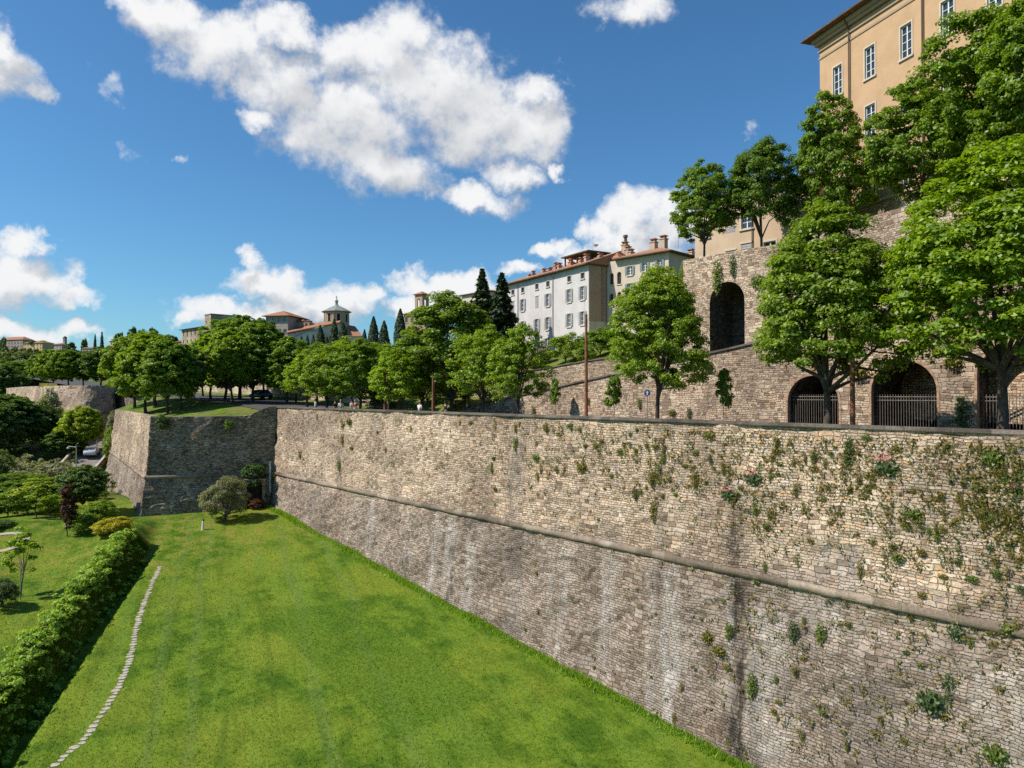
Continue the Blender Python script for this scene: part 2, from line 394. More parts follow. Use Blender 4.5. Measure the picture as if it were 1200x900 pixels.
VT = [(0.0, (0.05,0.042,0.036)), (0.5, (0.10,0.087,0.075)), (1.0, (0.15,0.13,0.115))]
M['vault'] = stone('shaded_vault_stone', VT, None, cell=(0.44, 0.2), streak=0.5, moss=0.1, seed=9)  # arch interiors: tree shade put into a darker stone colour
M['base_stone'] = stone('base_stone', [(0, (0.36,0.30,0.23)), (0.5, (0.47,0.40,0.32)), (1, (0.55,0.48,0.40))], None, cell=(0.9, 0.45), streak=0.2, seed=11, contrast=0.2)
M['tower_stone'] = stone('tower_stone', [(0, (0.30,0.25,0.19)), (0.5, (0.42,0.35,0.27)), (1, (0.50,0.43,0.34))], None, cell=(0.7, 0.35), streak=0.2, seed=13, contrast=0.2)
M['cordon'] = stone('cordon_stone', [(0, (0.15,0.125,0.10)), (0.5, (0.235,0.195,0.155)), (1, (0.30,0.255,0.21))], None, cell=(1.3, 0.8), streak=0.3, moss=0.25, bd=0.02, seed=15, contrast=0.5)
M['coping'] = stone('coping_stone', [(0, (0.09,0.078,0.07)), (0.5, (0.14,0.122,0.108)), (1, (0.19,0.168,0.15))], None, cell=(1.1, 0.9), streak=0.0, moss=0.15, bd=0.02, seed=17, contrast=0.3)
def plaster(name, col, stain=0.35, dirt=(0.5, 0.45, 0.4)):
    m, g, out = new_mat(name); uvn = g.new('ShaderNodeUVMap'); uvn.uv_map = 'UVMap'; uv = uvn.outputs[0]
    a = g.noise(uv, 0.5, 6, 0.65); b = g.noise(g.v('MULTIPLY', uv, (1.4, 0.12, 0)), 1.0, 5, 0.6); f = g.noise(uv, 9, 4, 0.6)
    c = g.mix(g.smooth(a, 0.35, 0.7), col, [v*0.86 for v in col])
    c = g.mix(g.smooth(b, 0.55, 0.78, 0, stain), c, [v*d for v, d in zip(col, dirt)])
    c = g.mix(1.0, c, g.mix(f, (0.93,0.93,0.93), (1.06,1.06,1.06)), 'MULTIPLY')
    principled(g, out, c, 0.92, bump(g, f, 0.4, 0.02), 0.15); return m
M['ochre'] = plaster('ochre_plaster', (0.51, 0.34, 0.205), 0.2)
M['white'] = plaster('white_plaster', (0.56, 0.535, 0.53), 0.55)
M['brown'] = plaster('brown_plaster', (0.40, 0.29, 0.205), 0.4)
M['cream'] = plaster('cream_plaster', (0.57, 0.49, 0.405), 0.45)
M['beige'] = plaster('beige_plaster', (0.54, 0.41, 0.30), 0.3)
M['pink'] = plaster('pink_plaster', (0.55, 0.38, 0.30), 0.2)
M['yellowp'] = plaster('yellow_plaster', (0.60, 0.44, 0.22), 0.2)
M['greyp'] = plaster('grey_plaster', (0.36, 0.31, 0.27), 0.3)
M['trim'] = plaster('pale_trim', (0.56, 0.50, 0.42), 0.2)
M['cornice'] = plaster('cornice_stone', (0.36, 0.28, 0.20), 0.2)
def tiles():
    m, g, out = new_mat('roof_tiles'); uvn = g.new('ShaderNodeTexCoord').outputs['Object']
    a = g.noise(uvn, 0.6, 5, 0.65); b = g.noise(uvn, 5.0, 3, 0.6)
    c = g.ramp(b, [(0.25, (0.16,0.075,0.045)), (0.45, (0.33,0.155,0.085)), (0.62, (0.42,0.22,0.13)), (0.8, (0.47,0.32,0.22))])
    c = g.mix(g.smooth(a, 0.5, 0.75, 0, 0.5), c, (0.16, 0.13, 0.10))
    wv = g.new('ShaderNodeTexWave', wave_type='BANDS', bands_direction='X'); g.put(wv.inputs['Vector'], uvn); wv.inputs['Scale'].default_value = 1.3
    principled(g, out, c, 0.9, bump(g, wv.outputs['Fac'], 0.8, 0.06), 0.15); return m
M['tiles'] = tiles()
M['wood'] = simple('dark_eave_wood', (0.10, 0.07, 0.05), 0.8, 0.3, 3)
M['darkroof'] = simple('dark_roof', (0.06, 0.05, 0.045), 0.8, 0.3, 2)
M['sash'] = simple('white_sash_paint', (0.62, 0.64, 0.66), 0.5, 0.06)
M['shutter_grey'] = simple('grey_shutter_paint', (0.34, 0.33, 0.34), 0.7, 0.12)
M['shutter_green'] = simple('grey_green_shutter_paint', (0.20, 0.26, 0.25), 0.7, 0.12)
M['shutter_brown'] = simple('brown_shutter_paint', (0.10, 0.07, 0.05), 0.7, 0.2)
M['iron'] = simple('weathered_iron', (0.17, 0.145, 0.125), 0.6, 0.3, 4, 0.4, 0.3)
M['corten'] = simple('rusty_steel', (0.21, 0.085, 0.045), 0.8, 0.35, 2.5)
M['galv'] = simple('galvanised_steel', (0.34, 0.35, 0.36), 0.5, 0.15, 4, 0.5, 0.6)
M['pipe'] = simple('brown_pipe_metal', (0.09, 0.065, 0.05), 0.6, 0.2)
M['copper'] = simple('green_copper', (0.21, 0.25, 0.22), 0.7, 0.25, 1.0)
M['brick'] = simple('brick_red', (0.34, 0.225, 0.16), 0.9, 0.4, 6.0, bmp=0.02)
M['chimney'] = plaster('chimney_plaster', (0.47, 0.36, 0.28), 0.4)
M['terracotta'] = simple('terracotta', (0.40, 0.19, 0.11), 0.85, 0.25, 3)
M['signblue'] = simple('blue_sign_paint', (0.02, 0.07, 0.24), 0.4, 0.08)
M['whitep'] = simple('white_paint', (0.75, 0.75, 0.73), 0.6, 0.05)
M['shade_black'] = simple('interior_shade_black', (0.02, 0.018, 0.015), 0.95, 0.3)  # near-black colour standing in for the shade inside doorway and drum windows
M['flag'] = simple('pale_flagstone', (0.40, 0.36, 0.30), 0.9, 0.25, 2.5, bmp=0.02)
M['asphalt'] = simple('asphalt', (0.075, 0.072, 0.07), 0.95, 0.25, 2.0, bmp=0.01)
M['lane'] = simple('pale_lane_paving', (0.20, 0.18, 0.165), 0.95, 0.2, 1.0, bmp=0.01)
M['tyre'] = simple('tyre_rubber', (0.02, 0.02, 0.02), 0.9, 0.2)
M['lamp_lens'] = simple('lamp_lens', (0.6, 0.6, 0.56), 0.3, 0.05)
def paint(name, col): return simple(name, col, 0.25, 0.05, 1.0, 0.5)
def glass_mat():
    m, g, out = new_mat('window_glass'); tc = g.new('ShaderNodeTexCoord').outputs['Object']
    n = g.noise(tc, 0.9, 2); b = g.mix(n, (0.012, 0.016, 0.022), (0.05, 0.06, 0.075))
    principled(g, out, b, 0.06, None, 0.9); return m
M['glass'] = glass_mat()
def leaf_mat(name, tint=None, translucent=0.42):
    """leaves take their object's own colour; every leaf varies a little"""
    m, g, out = new_mat(name)
    ge = g.new('ShaderNodeNewGeometry'); rnd = ge.outputs['Random Per Island']
    if tint is None: base = g.new('ShaderNodeObjectInfo').outputs['Color']
    else: base = None
    b = base if base is not None else tint
    c = g.mix(g.m('POWER', rnd, 1.2), g.mix(1.0, b, (0.55, 0.62, 0.6), 'MULTIPLY'), g.mix(1.0, b, (1.55, 1.32, 1.1), 'MULTIPLY'))
    d = g.new('ShaderNodeBsdfDiffuse'); g.put(d.inputs[0], c)
    t = g.new('ShaderNodeBsdfTranslucent'); g.put(t.inputs[0], g.mix(1.0, c, (1.5, 1.45, 0.5), 'MULTIPLY'))
    gl = g.new('ShaderNodeBsdfGlossy'); gl.inputs['Roughness'].default_value = 0.5; g.put(gl.inputs[0], (0.8, 0.8, 0.8))
    mx = g.new('ShaderNodeMixShader'); mx.inputs[0].default_value = translucent
    g.l.new(d.outputs[0], mx.inputs[1]); g.l.new(t.outputs[0], mx.inputs[2])
    m2 = g.new('ShaderNodeMixShader'); m2.inputs[0].default_value = 0.035
    g.l.new(mx.outputs[0], m2.inputs[1]); g.l.new(gl.outputs[0], m2.inputs[2]); g.l.new(m2.outputs[0], out.inputs[0]); return m
M['leaf'] = leaf_mat('leaves')
M['needle'] = leaf_mat('needles', None, 0.1)
M['flower'] = leaf_mat('pink_petals', (0.50, 0.22, 0.26), 0.3)
M['whiteflower'] = leaf_mat('white_petals', (0.62, 0.58, 0.45), 0.3)
M['bark'] = simple('bark', (0.085, 0.065, 0.05), 0.95, 0.45, 4.0, bmp=0.05)
M['greybark'] = simple('grey_bark', (0.13, 0.115, 0.10), 0.95, 0.4, 4.0, bmp=0.05)
def grass_mat(name, mown=True, blades=False):
    m, g, out = new_mat(name); ge = g.new('ShaderNodeNewGeometry'); P = ge.outputs['Position']
    x, y, _ = g.sep(P)
    u = g.m('ADD', g.m('MULTIPLY', x, -0.6415), g.m('MULTIPLY', y, 0.767)); w = g.m('ADD', g.m('MULTIPLY', x, 0.767), g.m('MULTIPLY', y, 0.6415))
    uv = g.comb(u, w, 0)
    big = g.noise(uv, 0.10, 4, 0.6); mid = g.noise(uv, 0.55, 5, 0.65); fine = g.noise(uv, 4.0, 5, 0.7)
    sv = g.comb(g.m('ADD', g.m('MULTIPLY', x, -0.36), g.m('MULTIPLY', y, 0.93)), g.m('ADD', g.m('MULTIPLY', x, 0.93), g.m('MULTIPLY', y, 0.36)), 0); st = g.noise(g.v('MULTIPLY', sv, (0.06, 1.0, 0)), 0.75, 5, 0.62)
    c = g.mix(g.smooth(mid, 0.38, 0.62), (0.058, 0.120, 0.010), (0.135, 0.210, 0.020))
    c = g.mix(g.smooth(big, 0.44, 0.62, 0, 0.8), c, (0.175, 0.225, 0.026))
    c = g.mix(g.smooth(big, 0.42, 0.26, 0, 0.7), c, (0.045, 0.100, 0.010))
    if not mown:
        c = g.mix(g.smooth(g.noise(uv, 0.3, 5, 0.65), 0.42, 0.6, 0, .85), c, (0.17, 0.15, 0.06)); c = g.mix(g.smooth(g.noise(uv, 0.8, 4), 0.56, 0.66), c, (0.05, 0.085, 0.018))
    if mown:
        c = g.mix(g.smooth(st, 0.53, 0.64, 0, 0.38), c, (0.040, 0.098, 0.010)); c = g.mix(g.smooth(st, 0.47, 0.40, 0, 0.6), c, (0.125, 0.205, 0.028))
        # wheel tracks of the mower
        wl = g.sep(sv)[1]
        for w0, wd in ((-3.6, 0.16), (-1.9, 0.16), (4.2, 0.2), (7.6, 0.2)):
            d = g.m('ABSOLUTE', g.m('SUBTRACT', g.m('ADD', wl, g.m('MULTIPLY', g.m('SUBTRACT', g.noise(uv, 0.06, 1), 0.5), 2.0)), w0))
            c = g.mix(g.m('MULTIPLY', g.smooth(d, wd, wd*2.4, 0.5, 0), g.smooth(fine, 0.3, 0.6)), c, (0.12, 0.18, 0.045))
        # a rectangle left unmown
        bx = g.m('MULTIPLY', g.smooth(w, 17.6, 17.9), g.smooth(w, 23.4, 23.1)); bx = g.m('MULTIPLY', bx, g.m('MULTIPLY', g.smooth(u, 29.2, 29.5), g.smooth(u, 48.0, 45.0)))
        c = g.mix(g.m('MULTIPLY', bx, 0.6), c, g.mix(g.smooth(g.noise(uv, 6.0, 5, 0.75), 0.36, 0.64), (0.032, 0.090, 0.009), (0.115, 0.200, 0.018)))
        dry = g.m('MULTIPLY', g.smooth(u, 55, 66), g.smooth(mid, 0.48, 0.62)); c = g.mix(g.m('MULTIPLY', dry, 0.75), c, (0.21, 0.19, 0.045))
    c = g.mix(1.0, c, g.mix(g.smooth(fine, 0.25, 0.75), (0.74, 0.77, 0.7), (1.25, 1.2, 1.15)), 'MULTIPLY')
    if blades:
        rnd = ge.outputs['Random Per Island']; c = g.mix(1.0, c, g.mix(rnd, (0.75, 0.8, 0.7), (1.4, 1.3, 1.2)), 'MULTIPLY')
        d = g.new('ShaderNodeBsdfDiffuse'); g.put(d.inputs[0], c); t = g.new('ShaderNodeBsdfTranslucent'); g.put(t.inputs[0], c)
        mx = g.new('ShaderNodeMixShader'); mx.inputs[0].default_value = 0.4
        g.l.new(d.outputs[0], mx.inputs[1]); g.l.new(t.outputs[0], mx.inputs[2]); g.l.new(mx.outputs[0], out.inputs[0])
    else:
        if mown:
            rough = g.m('MULTIPLY', g.smooth(y, 74, 84), g.smooth(x, -30, -36)); c = g.mix(g.m('MULTIPLY', rough, 0.8), c, g.mix(g.smooth(g.noise(P, 0.6, 5, 0.7), 0.4, 0.6), (0.035, 0.06, 0.014), (0.11, 0.13, 0.035)))
        far = g.smooth(y, 170, 260)
        n = g.noise(P, 0.035, 6, 0.65); c2 = g.ramp(n, [(0.3, (0.035,0.06,0.018)), (0.5, (0.07,0.11,0.028)), (0.65, (0.12,0.16,0.05)), (0.8, (0.16,0.15,0.07))])
        c = g.mix(far, c, c2)
        h = g.m('ADD', g.m('MULTIPLY', g.noise(uv, 14.0, 4, 0.7), 0.6), mid)
        principled(g, out, c, 0.95, bump(g, h, 0.9, 0.10), 0.08)
    return m
M['lawn'] = grass_mat('lawn_grass'); M['blades'] = grass_mat('grass_blades', True, True); M['slope'] = grass_mat('slope_grass', False)
# ------------------------------------------------------------------ terrain
def lawn_z(y): return -1.6+0.108*np.clip(y, -60, 76)
def bank_x(y): return -21.9-0.274*(np.asarray(y, float)-32.05)
def G(x, y):
    """lower ground: lawn at the wall's foot, garden bank, valley, hill"""
    x = np.asarray(x, float); y = np.asarray(y, float)
    z = lawn_z(y)
    s = (bank_x(y)-x)*0.966
    b = sstep(0.8, 2.4, s)*(1-sstep(62, 72, y))
    z = z+1.2*b
    hump = (vnoise(x*0.09+5, y*0.09, 3)-0.5)*1.3*sstep(3, 8, s)
    z = z+hump*sstep(20, 30, y)*(1-sstep(90, 140, y))
    z = z+(vnoise(x*0.35, y*0.35, 4)-0.5)*0.16*sstep(0, 2, -s)
    z = z-0.9*sstep(-0.15, 0.2, s)*sstep(1.5, 0.7, s)*(1-sstep(58, 64, y))
    z = z-2.6*sstep(-40, -62, x)*sstep(72, 104, y)
    z = z+6.0*sstep(92, 140, y)*sstep(-30, -60, x)
    z = z-7.0*sstep(-40, -110, x)*sstep(70, 20, y)-10*sstep(-110, -260, x)*(1-sstep(200, 420, y))
    n = (vnoise(x*0.011, y*0.011, 5)-0.5)*16+(vnoise(x*0.035, y*0.035, 6)-0.5)*6
    z = z+sstep(210, 640, y)*40+sstep(220, 420, y)*n*0.6
    z = z+sstep(-70, -150, x)*sstep(330, 560, y)*(1-sstep(640, 900, y))*3
    z = z-sstep(900, 2600, y)*60
    return z
def axis(pairs):
    out = []
    for a, b, st in pairs: out += list(np.arange(a, b, st))
    return np.array(out+[pairs[-1][1]])
def grid_mesh(name, X, Y, Z, mat, mask=None):
    ny, nx = Z.shape; V = np.stack([X.ravel(), Y.ravel(), Z.ravel()], 1)
    i = np.arange(nx*ny).reshape(ny, nx); Fq = np.stack([i[:-1, :-1], i[:-1, 1:], i[1:, 1:], i[1:, :-1]], -1)
    if mask is not None: Fq = Fq[mask]
    o = np_mesh(name, V, Fq.reshape(-1, 4), mat); o.data.polygons.foreach_set('use_smooth', [True]*len(o.data.polygons)); return o
ax = axis([(-4000, -800, 200), (-800, -200, 25), (-200, -70, 4), (-70, -42, 0.7), (-42, -16, 0.3), (-16, 20, 0.7), (20, 100, 4), (100, 800, 50), (800, 4000, 200)])
ay = axis([(-1500, -100, 100), (-100, 20, 6), (20, 100, 0.6), (100, 260, 4), (260, 900, 14), (900, 4000, 150)])
XX, YY = np.meshgrid(ax, ay)
kind(grid_mesh('ground', XX, YY, G(XX, YY), M['lawn']), 'structure')
# plan of the fortress
WEND = uw(-70, 30)
C0 = on_w(325, 30)
C1 = ((178-600)/850*72, 72.0)
C2 = ((135-600)/850*104, 104.0)
C3 = uw(122, 33)
W1TOP = lambda u: np.interp(u, [-40, 10, 26.7, 53, 57.8], [24.5, 24.0, 21.1, 17.3, 16.5])
W2TOP = lambda u: np.interp(u, [37, 47.6, 68], [21.8, 21.2, 19.4])
ROADZ = lambda u: np.interp(u, [-60, 72, 90, 190, 300, 450], [15.65, 15.65, 16.8, 19.5, 24, 30])
def ZUP(u, w):
    u = np.asarray(u, float); w = np.asarray(w, float); zr = ROADZ(u)
    left = zr+0.25*np.clip(w-43.5, 0, 24.5)+0.15*np.clip(w-68, 0, 42)+0.06*np.clip(w-110, 0, 400)
    left = left+(vnoise(u*0.12, w*0.12, 8)-0.5)*1.4*sstep(44, 52, w)
    ramp = W1TOP(u)-1.0
    w2 = W2TOP(u)-0.35
    r2 = np.where(w < 50.6, ramp, w2+(25.2-w2)*np.clip((w-50.6)/17, 0, 1))
    rr = np.where(u < 37.4, np.where(w < 54.6, ramp, 24.0), r2)
    right = np.where(w < 42.4, zr, rr)
    L = sstep(57.0, 66.0, u)
    L = np.where(w > 50.5, sstep(66.5, 73, u), L)
    return np.where(w < 42.4, zr, left*L+right*(1-L))
au = axis([(-60, 30, 2), (30, 90, 1), (90, 200, 3), (200, 460, 10)]); aw = axis([(30.7, 41.7, 1), (42.0, 42.3, 0.3), (42.5, 50.3, 0.9), (50.5, 50.8, 0.3), (51.5, 70, 1.5), (70, 340, 6)])
UU, WW = np.meshgrid(au, aw)
ZU = ZUP(UU, WW); XU = DD[0]*UU+ND[0]*WW; YU = DD[1]*UU+ND[1]*WW
keep = (WW[:-1, :-1] >= 41.9)
keep &= ~((WW[:-1, :-1] < 42.4) & (WW[1:, :-1] > 42.4) & (UU[:-1, :-1] < 56.5))
kind(grid_mesh('hillside_ground', XU, YU, ZU, M['slope'], keep), 'structure')
keep = (WW[:-1, :-1] < 41.9)
kind(grid_mesh('road', XU, YU, ZU+0.004, M['asphalt'], keep), 'structure')
# grass platform on top of the pointed bastion
A_ = np.array(uw(75.5, 30.9)); B_ = np.array(C1); C_ = np.array(C2); D_ = np.array(uw(122, 30.9))
A2 = np.array(C0)+np.array([0.2, 0.4])
tt = np.linspace(0, 1, 26); ss = np.linspace(0, 1, 26); S, T = np.meshgrid(ss, tt)
P4 = (A2[None, None]*((1-S)*(1-T))[..., None]+B_*((S)*(1-T))[..., None]+C_*((S)*T)[..., None]+D_*((1-S)*T)[..., None])
edge = np.minimum(S*0+1-S, T)
wq = P4[..., 0]*ND[0]+P4[..., 1]*ND[1]
def bastion_z(x, y):
    w = np.asarray(x)*ND[0]+np.asarray(y)*ND[1]; u = np.asarray(x)*DD[0]+np.asarray(y)*DD[1]
    return 15.35+(ROADZ(u)-15.35)*sstep(20, 30.5, w)
kind(grid_mesh('bastion_lawn', P4[..., 0], P4[..., 1], bastion_z(P4[..., 0], P4[..., 1]), M['slope']), 'structure')
# ------------------------------------------------------------------ fortress walls
def norm2(a): a = np.array(a, float); return a/np.linalg.norm(a)
def sweep(mb, path, prof, segs, step=0.5, amp=0.0, mi=0, u0=0.0):
    """wall surface swept along a plan path; prof = (outward offset, z or z(x, y))"""
    P = [np.array(p, float) for p in path]; n = len(P); N = []
    for a, b in zip(P[:-1], P[1:]): d = norm2(b-a); N.append(np.array([d[1], -d[0]]))
    mit = []
    for i in range(n):
        if i == 0: mit.append(N[0])
        elif i == n-1: mit.append(N[-1])
        else: mit.append((N[i-1]+N[i])/(1+N[i-1] @ N[i]))
    L = [0]
    for a, b in zip(P[:-1], P[1:]): L.append(L[-1]+float(np.linalg.norm(b-a)))
    for k in segs:
        m = max(1, int(round((L[k+1]-L[k])/step))); V = []; UV = []
        t = np.linspace(0, 1, m+1); uu = L[k]+t*(L[k+1]-L[k])+u0
        for o, z in prof:
            q = (P[k]+mit[k]*o)[None]*(1-t)[:, None]+(P[k+1]+mit[k+1]*o)[None]*t[:, None]
            zz = z(q[:, 0], q[:, 1]) if callable(z) else np.full(m+1, float(z))
            if amp:
                d = ((vnoise(uu*0.5, zz*0.9, 11)-0.5)*0.30+(vnoise(uu*1.7, zz*3.2, 12)-0.5)*0.16+(vnoise(uu*4.1, zz*7, 13)-0.5)*0.07)*amp
                q = q+N[k][None]*d[:, None]
            V += [(a, b, c) for (a, b), c in zip(q, zz)]; UV += list(zip(uu, zz))
        r = len(prof); w = m+1
        Fq = [(i*w+j, i*w+j+1, (i+1)*w+j+1, (i+1)*w+j) for i in range(r-1) for j in range(m)]
        mb.add(V, Fq, mi, UV)
PATH = [C3, C2, C1, C0, WEND]
def off(z): return 0.54*(16.6-z)/6.8 if z >= 9.8 else 0.54+0.16*(9.8-z)
def prof_rows(z0, z1, st):
    zs = list(np.arange(z0, z1, st))+[z1]; return [(off(z), z) for z in zs]
def cordon_prof(r=0.24, z=9.8):
    b = off(z)-0.02; return [(b, z-r)]+[(b+r*math.sin(a), z-r*math.cos(a)) for a in np.linspace(0.25, math.pi-0.25, 8)]+[(b-0.03, z+r)]
LEN3 = sum(math.hypot(b[0]-a[0], b[1]-a[1]) for a, b in zip(PATH[:3], PATH[1:4])); U0 = to_uw(*C0)[0]
def u_mark(px, z):
    w = 30-off(z); d = np.array([(px-600)/850, 1.0]); p = d*(w/(d @ ND)); return LEN3+U0-to_uw(*p)[0]
DKM, WHM, GYM = (.045, .036, .032), (.62, .58, .54), (.20, .175, .16)
MK = [(600, 12, 1.0, 9.9, 15.2, .75, GYM), (596, 6, 1.1, 1, 9.7, .6, GYM), (857, 11, .55, 9.9, 13.4, .8, DKM), (851, 6, .7, 0, 9.6, .95, DKM), (868, 3.5, .5, -1, 6.5, .9, DKM), (841, 6, .35, 4, 9.4, .4, WHM),
      (775, 6, .7, 0, 9.5, .55, WHM), (752, 6, .5, 1, 9.4, 0.3, WHM), (888, 6, 1.4, 2, 8.5, .4, WHM), (700, 6, .7, 1, 9.3, .32, WHM), (545, 7, .8, 3, 9.3, .4, WHM), (505, 7, .6, 3, 9.5, .4, WHM), (955, 9, 1.5, 8, 9.4, 0.32, WHM), (980, 11, 1.7, 9.9, 11.8, .55, (.30, .28, .28)), (395, 12, .5, 9.9, 13, .6, GYM), (430, 8, .6, 4, 9.5, .32, WHM), (650, 6, .5, 2, 9.4, .3, WHM), (1010, 4, 1.2, -2, 7, .45, GYM), (1150, 6, 1.5, 3, 8.5, .32, WHM), (520, 5, .5, 3, 7.5, .7, DKM), (470, 6, .4, 4, 7.5, .6, DKM), (720, 12, .8, 9.9, 12, .35, GYM)]
M['rampart'] = stone('rampart_stone', UP, LO, 9.8, streak=0.4, lime=0.6, moss=0.15, marks=[(u_mark(p, z), wd, a, b, st, c) for p, z, wd, a, b, st, c in MK])
root = thing('rampart_wall', 'long sunlit rubble stone rampart running beside the green lawn to the right edge', 'wall', (*C0, 0))
def rel(mb):   # bring world-built shapes into the root's own coordinates
    return mb
def wall_part(name, fn, mat, parent, smooth=False):
    mb = MB(); fn(mb); o = mb.build(name, mat, parent, smooth); o.matrix_parent_inverse = Matrix.Translation(-Vector(parent.location)); return o
wall_part('lower_masonry', lambda m: sweep(m, PATH, prof_rows(-3.0, 9.8, 0.3), [3], 0.33, 1.0), M['rampart'], root)
wall_part('upper_masonry', lambda m: sweep(m, PATH, prof_rows(9.8, 16.6, 0.3)+[(-0.6, 16.6), (-0.6, 16.0)], [3], 0.33, 0.8), M['rampart'], root)
wall_part('cordon', lambda m: sweep(m, PATH, cordon_prof(0.20), [3], 0.5, 0.8), M['cordon'], root, True)
wall_part('coping', lambda m: sweep(m, PATH, [(-0.66, 16.56), (0.1, 16.56), (0.12, 16.60), (0.11, 16.7), (-0.66, 16.72), (-0.66, 16.56)], [3], 0.9, 0.25), M['coping'], root)
root = thing('bastion_wall', 'pointed stone bastion with one sunlit face and one shaded face beyond the lawn', 'wall', (*C1, 0))
FL0 = np.array(C0); FL1 = np.array(C1)
def flank_top(x, y):
    d = np.hypot(np.asarray(x)-C0[0], np.asarray(y)-C0[1]); return 15.75+0.95*sstep(3.4, 0.4, d)
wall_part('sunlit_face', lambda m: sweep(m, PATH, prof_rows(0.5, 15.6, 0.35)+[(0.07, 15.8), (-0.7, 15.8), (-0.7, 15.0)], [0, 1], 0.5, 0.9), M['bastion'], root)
DOORT = (0.845, 0.945)      # doorway in the shaded flank
def flank(m):
    dirv = FL0-FL1; n = norm2([dirv[1], -dirv[0]]); rows = list(np.arange(0.5, 15.5, 0.35))
    sweep(m, PATH, [(off(z), z) for z in rows]+[(off(15.5), 15.5), (0.07, flank_top), (-0.7, flank_top), (-0.7, 14.5)], [2], 0.4, 0.9)
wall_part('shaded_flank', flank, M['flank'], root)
wall_part('cordon', lambda m: sweep(m, PATH[:3]+[list(FL1+(FL0-FL1)*0.80)], cordon_prof(0.2), [0, 1, 2], 0.6, 0.3), M['cordon'], root, True)
# recessed sally port near the inner corner, framed by rough jambs
fdir = norm2(FL0-FL1); fang = math.atan2(fdir[1], fdir[0])
FF = Frame(FL1-np.array([fdir[1]*0, 0]), fang)
port = thing('sally_port', 'dark stone framed doorway low in the shaded bastion flank', 'doorway', (*FF.pt(FF.fx(298.5), -1.35), 0), fang)
zb = 6.0
mb = MB(); mb.box(-1.0, -0.72, -0.35, 0.6, zb-0.6, zb+3.0); mb.box(0.72, 1.0, -0.35, 0.6, zb-0.6, zb+3.0); mb.box(-1.05, 1.05, -0.42, 0.6, zb+3.0, zb+3.35); mb.build('door_frame', M['flank'], port)
mb = MB(); mb.box(-0.72, 0.72, -0.05, 0.5, zb-0.6, zb+3.0); mb.build('dark_infill', M['shade_black'], port)  # solid block, its near-black colour painted as the doorway's inner shade
mb = MB(); mb.tube([(1.9, 0.1, 7.9), (1.9, 0.35, 10.9)], [0.09, 0.09], 8)
pp = thing('drain_pipe', 'short white drain pipe in the shaded corner beside the rampart', 'pipe', (*FF.pt(FF.fx(316.5)-1.9, -0.9), 0), fang); mb.build('pipe', M['whitep'], pp)
mb = MB(); mb.box(1.75, 2.05, 0.0, 0.5, 10.9, 11.05); mb.build('bracket', M['galv'], pp)
# far round bastion
def arcpts(pts, n=8):
    pts = [np.array(p, float) for p in pts]; out = []
    for i in range(len(pts)-1):
        p0 = pts[max(i-1, 0)]; p1 = pts[i]; p2 = pts[i+1]; p3 = pts[min(i+2, len(pts)-1)]
        for t in np.linspace(0, 1, n, endpoint=False):
            out.append(0.5*((2*p1)+(-p0+p2)*t+(2*p0-5*p1+4*p2-p3)*t*t+(-p0+3*p1-3*p2+p3)*t**3))
    out.append(pts[-1]); return out
def gp(px, d): return ((px-600)/850*d, d)
RB = [gp(8, 190)]+arcpts([gp(18, 166), gp(34, 149), gp(55, 139.5), gp(78, 134), gp(100, 131.8), gp(118, 132.5), gp(129, 134.5)], 6)+[on_w(136, 31.2), on_w(150, 33)]
root = thing('round_bastion', 'curved stone bastion far behind the pointed one under a clump of trees', 'wall', (*RB[8], 0))
wall_part('masonry', lambda m: sweep(m, RB, [(0.16*(19.6-z), z) for z in np.arange(3, 19.6, 0.8)]+[(0, 19.6), (-0.8, 19.6), (-0.8, 18.4)], range(len(RB)-1), 1.0, 1.2), M['bastion'], root)
wall_part('cordon', lambda m: sweep(m, RB, [(0.16*(19.6-z)+r, z) for r, z in ((0, 14.4), (0.35, 14.5), (0.35, 14.9), (0, 15))], range(len(RB)-1), 1.5), M['cordon'], root)
mb = MB(); poly = [tuple(p) for p in RB]+[uw(160, 33), uw(190, 33)]
mb.add([(x, y, 19.2) for x, y in poly], [tuple(range(len(poly)))]); kind(mb.build('round_bastion_lawn', M['slope']), 'structure')
root = thing('curtain_wall', 'shaded stretch of stone wall between the pointed and the round bastion', 'wall', (*C3, 0))
wall_part('masonry', lambda m: sweep(m, [on_w(136, 31.3), on_w(150, 31.5), C3], [(0.14*(17.5-z), z) for z in np.arange(4, 17.5, 0.8)]+[(0, 17.5), (-0.8, 17.5)], [0, 1], 1.2, 1.0), M['flank'], root)
# ------------------------------------------------------------------ walls above the road
ANG = math.atan2(-0.767, 0.6415)
def coping_strip(mb, x0, x1, zt, w0=-0.12, w1=0.7, h=0.14, n=30):
    for i in range(n):
        a = x0+(x1-x0)*i/n; b = x0+(x1-x0)*(i+1)/n; za, zb_ = zt(a), zt(b)
        V = [(a,w0,za+.01),(b,w0,zb_+.01),(b,w1,zb_+.01),(a,w1,za+.01),(a,w0,za+h),(b,w0,zb_+h),(b,w1,zb_+h),(a,w1,za+h)]
        mb.add(V, [(0,3,2,1),(4,5,6,7),(0,1,5,4),(1,2,6,5),(2,3,7,6),(3,0,4,7)])
W1 = Frame(uw(57.8, 42), ANG)
ARCH = [(*[W1.fx(p) for p in (923, 983)], W1.z(953, 440)), (*[W1.fx(p) for p in (1021, 1098)], W1.z(1060, 422)), (*[W1.fx(p) for p in (1145, 1216)], W1.z(1180, 408))]
ops = [(a, b, 15.7, z, True) for a, b, z in ARCH]
root = W1.thing('arcade_wall', 'rubble stone wall with three fenced arches behind the road and rising ramp top', 'wall')
zt1 = lambda x: float(W1TOP(57.8-x))
mb = MB(); panel(mb, 0, 95, 15.2, zt1, ops, 9.0, 0, 0.8, 0, 1)
